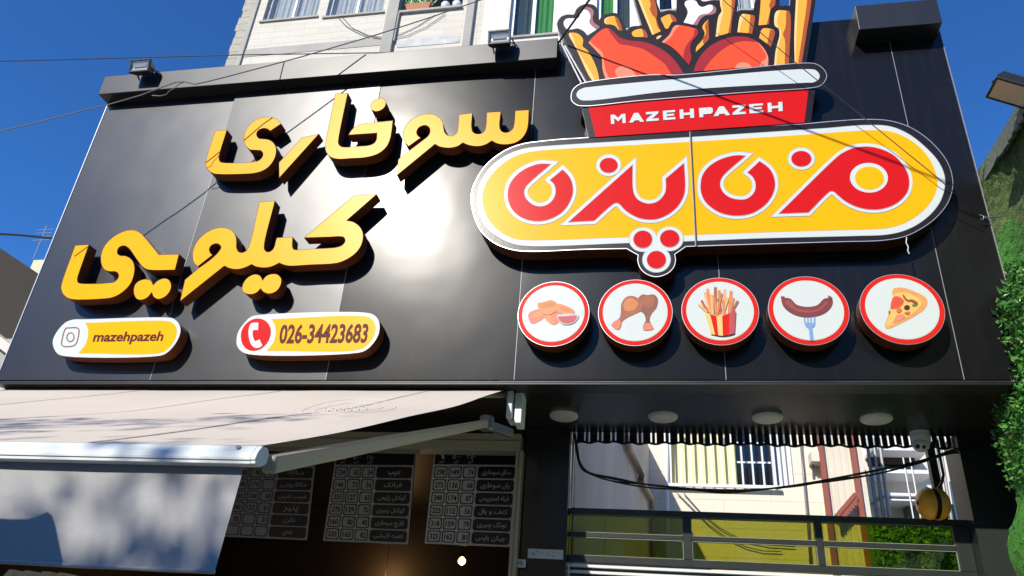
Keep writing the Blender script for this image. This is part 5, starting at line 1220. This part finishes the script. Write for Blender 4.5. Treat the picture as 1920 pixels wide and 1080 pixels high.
bn = thing("shadow_board", "unseen navy board on a post, added to shadow the valance", "shadow caster", (-3.4, -3.7, 0))  # added out of view, cut to the outline of the shadow it casts
b = MB(); k_ = .75
sh_ = [at(x, y_, yb+.005)+SUN*k_ for x, y_ in ((-160, 972), (55, 975), (72, 968), (90, 960), (100, 968), (106, 988), (124, 1085), (-160, 1085))]
b.hull(sh_, [p+Vector((0, -.03, 0)) for p in sh_], mat("navy_board", (.02, .03, .09), .5)); b.build("board", bn)
b = MB(); p = sh_[0]+Vector((.25, -.02, -.2)); b.tube([(p.x, p.y-.03, 0), p], .025, M_grey, 8); b.build("post", bn)

# thin loose cables on the walls
for lab, pts_, Y_ in (("thin cable looping over the cladding under the second window", [(632, 30), (648, 48), (668, 60), (690, 69), (712, 72), (740, 72), (765, 66), (800, 50), (835, 26)], AY-.03),
                      ("thin cable sagging across the balcony front panel", [(640, 30), (660, 52), (690, 66), (720, 70), (752, 64), (785, 48), (815, 28)], AY-.02),
                      ("thin cable slanting down the cream courtyard wall", [(1270, 925), (1300, 955), (1330, 985), (1365, 1010), (1400, 1026), (1430, 1033), (1465, 1034)], AY-.05),
                      ("second thin cable slanting down the courtyard wall just above the other", [(1282, 925), (1315, 962), (1350, 990), (1390, 1012), (1440, 1022), (1490, 1025)], AY-.05)):
    b = MB(); b.tube([at(x, y_, Y_) for x, y_ in pts_], .009, MATS["grey_cable"], 5); tag(b.build("thin_cable", None), lab, "cable", "thin loose cables on the walls")
# goods on the stall shelf just under the valance
sz = at(50, 1100, -2.2).z
b = MB(); b.box(at(-80, 1100, -2.2).x, at(260, 1100, -2.2).x, -2.4, -2.0, sz-.03, sz, M_grey); b.box(at(250, 1100, -2.2).x-.03, at(250, 1100, -2.2).x, -2.22, -2.19, 0, sz-.03, M_grey); tag(b.build("shelf", None), "narrow grey shelf under the hanging awning flap", "shelf")
for k, (xa, xb, tp, lab) in enumerate(((-6, 18, 1066, "white packet at the left end of the shelf under the awning flap"), (24, 48, 1068, "white packet second from the left on the shelf under the awning flap"), (58, 86, 1070, "cream packet on the shelf under the awning flap, beside a wider cream one"), (90, 113, 1072, "wider cream packet at the right end of the row under the awning flap"))):
    a, c = at(xa, 1090, -2.25), at(xb, tp, -2.25); b = MB()
    b.hull([(a.x, -2.25, sz+.001), (c.x, -2.25, sz+.001), (c.x, -2.1, sz+.001), (a.x, -2.1, sz+.001)], [(a.x+.006, -2.22, c.z), (c.x-.006, -2.22, c.z), (c.x-.006, -2.13, c.z), (a.x+.006, -2.13, c.z)], (M_white, M_white, M_cream, M_cream)[k])
    tag(b.build("packet", None, bevel=.004), lab, "packet", "packets on the shelf under the awning")
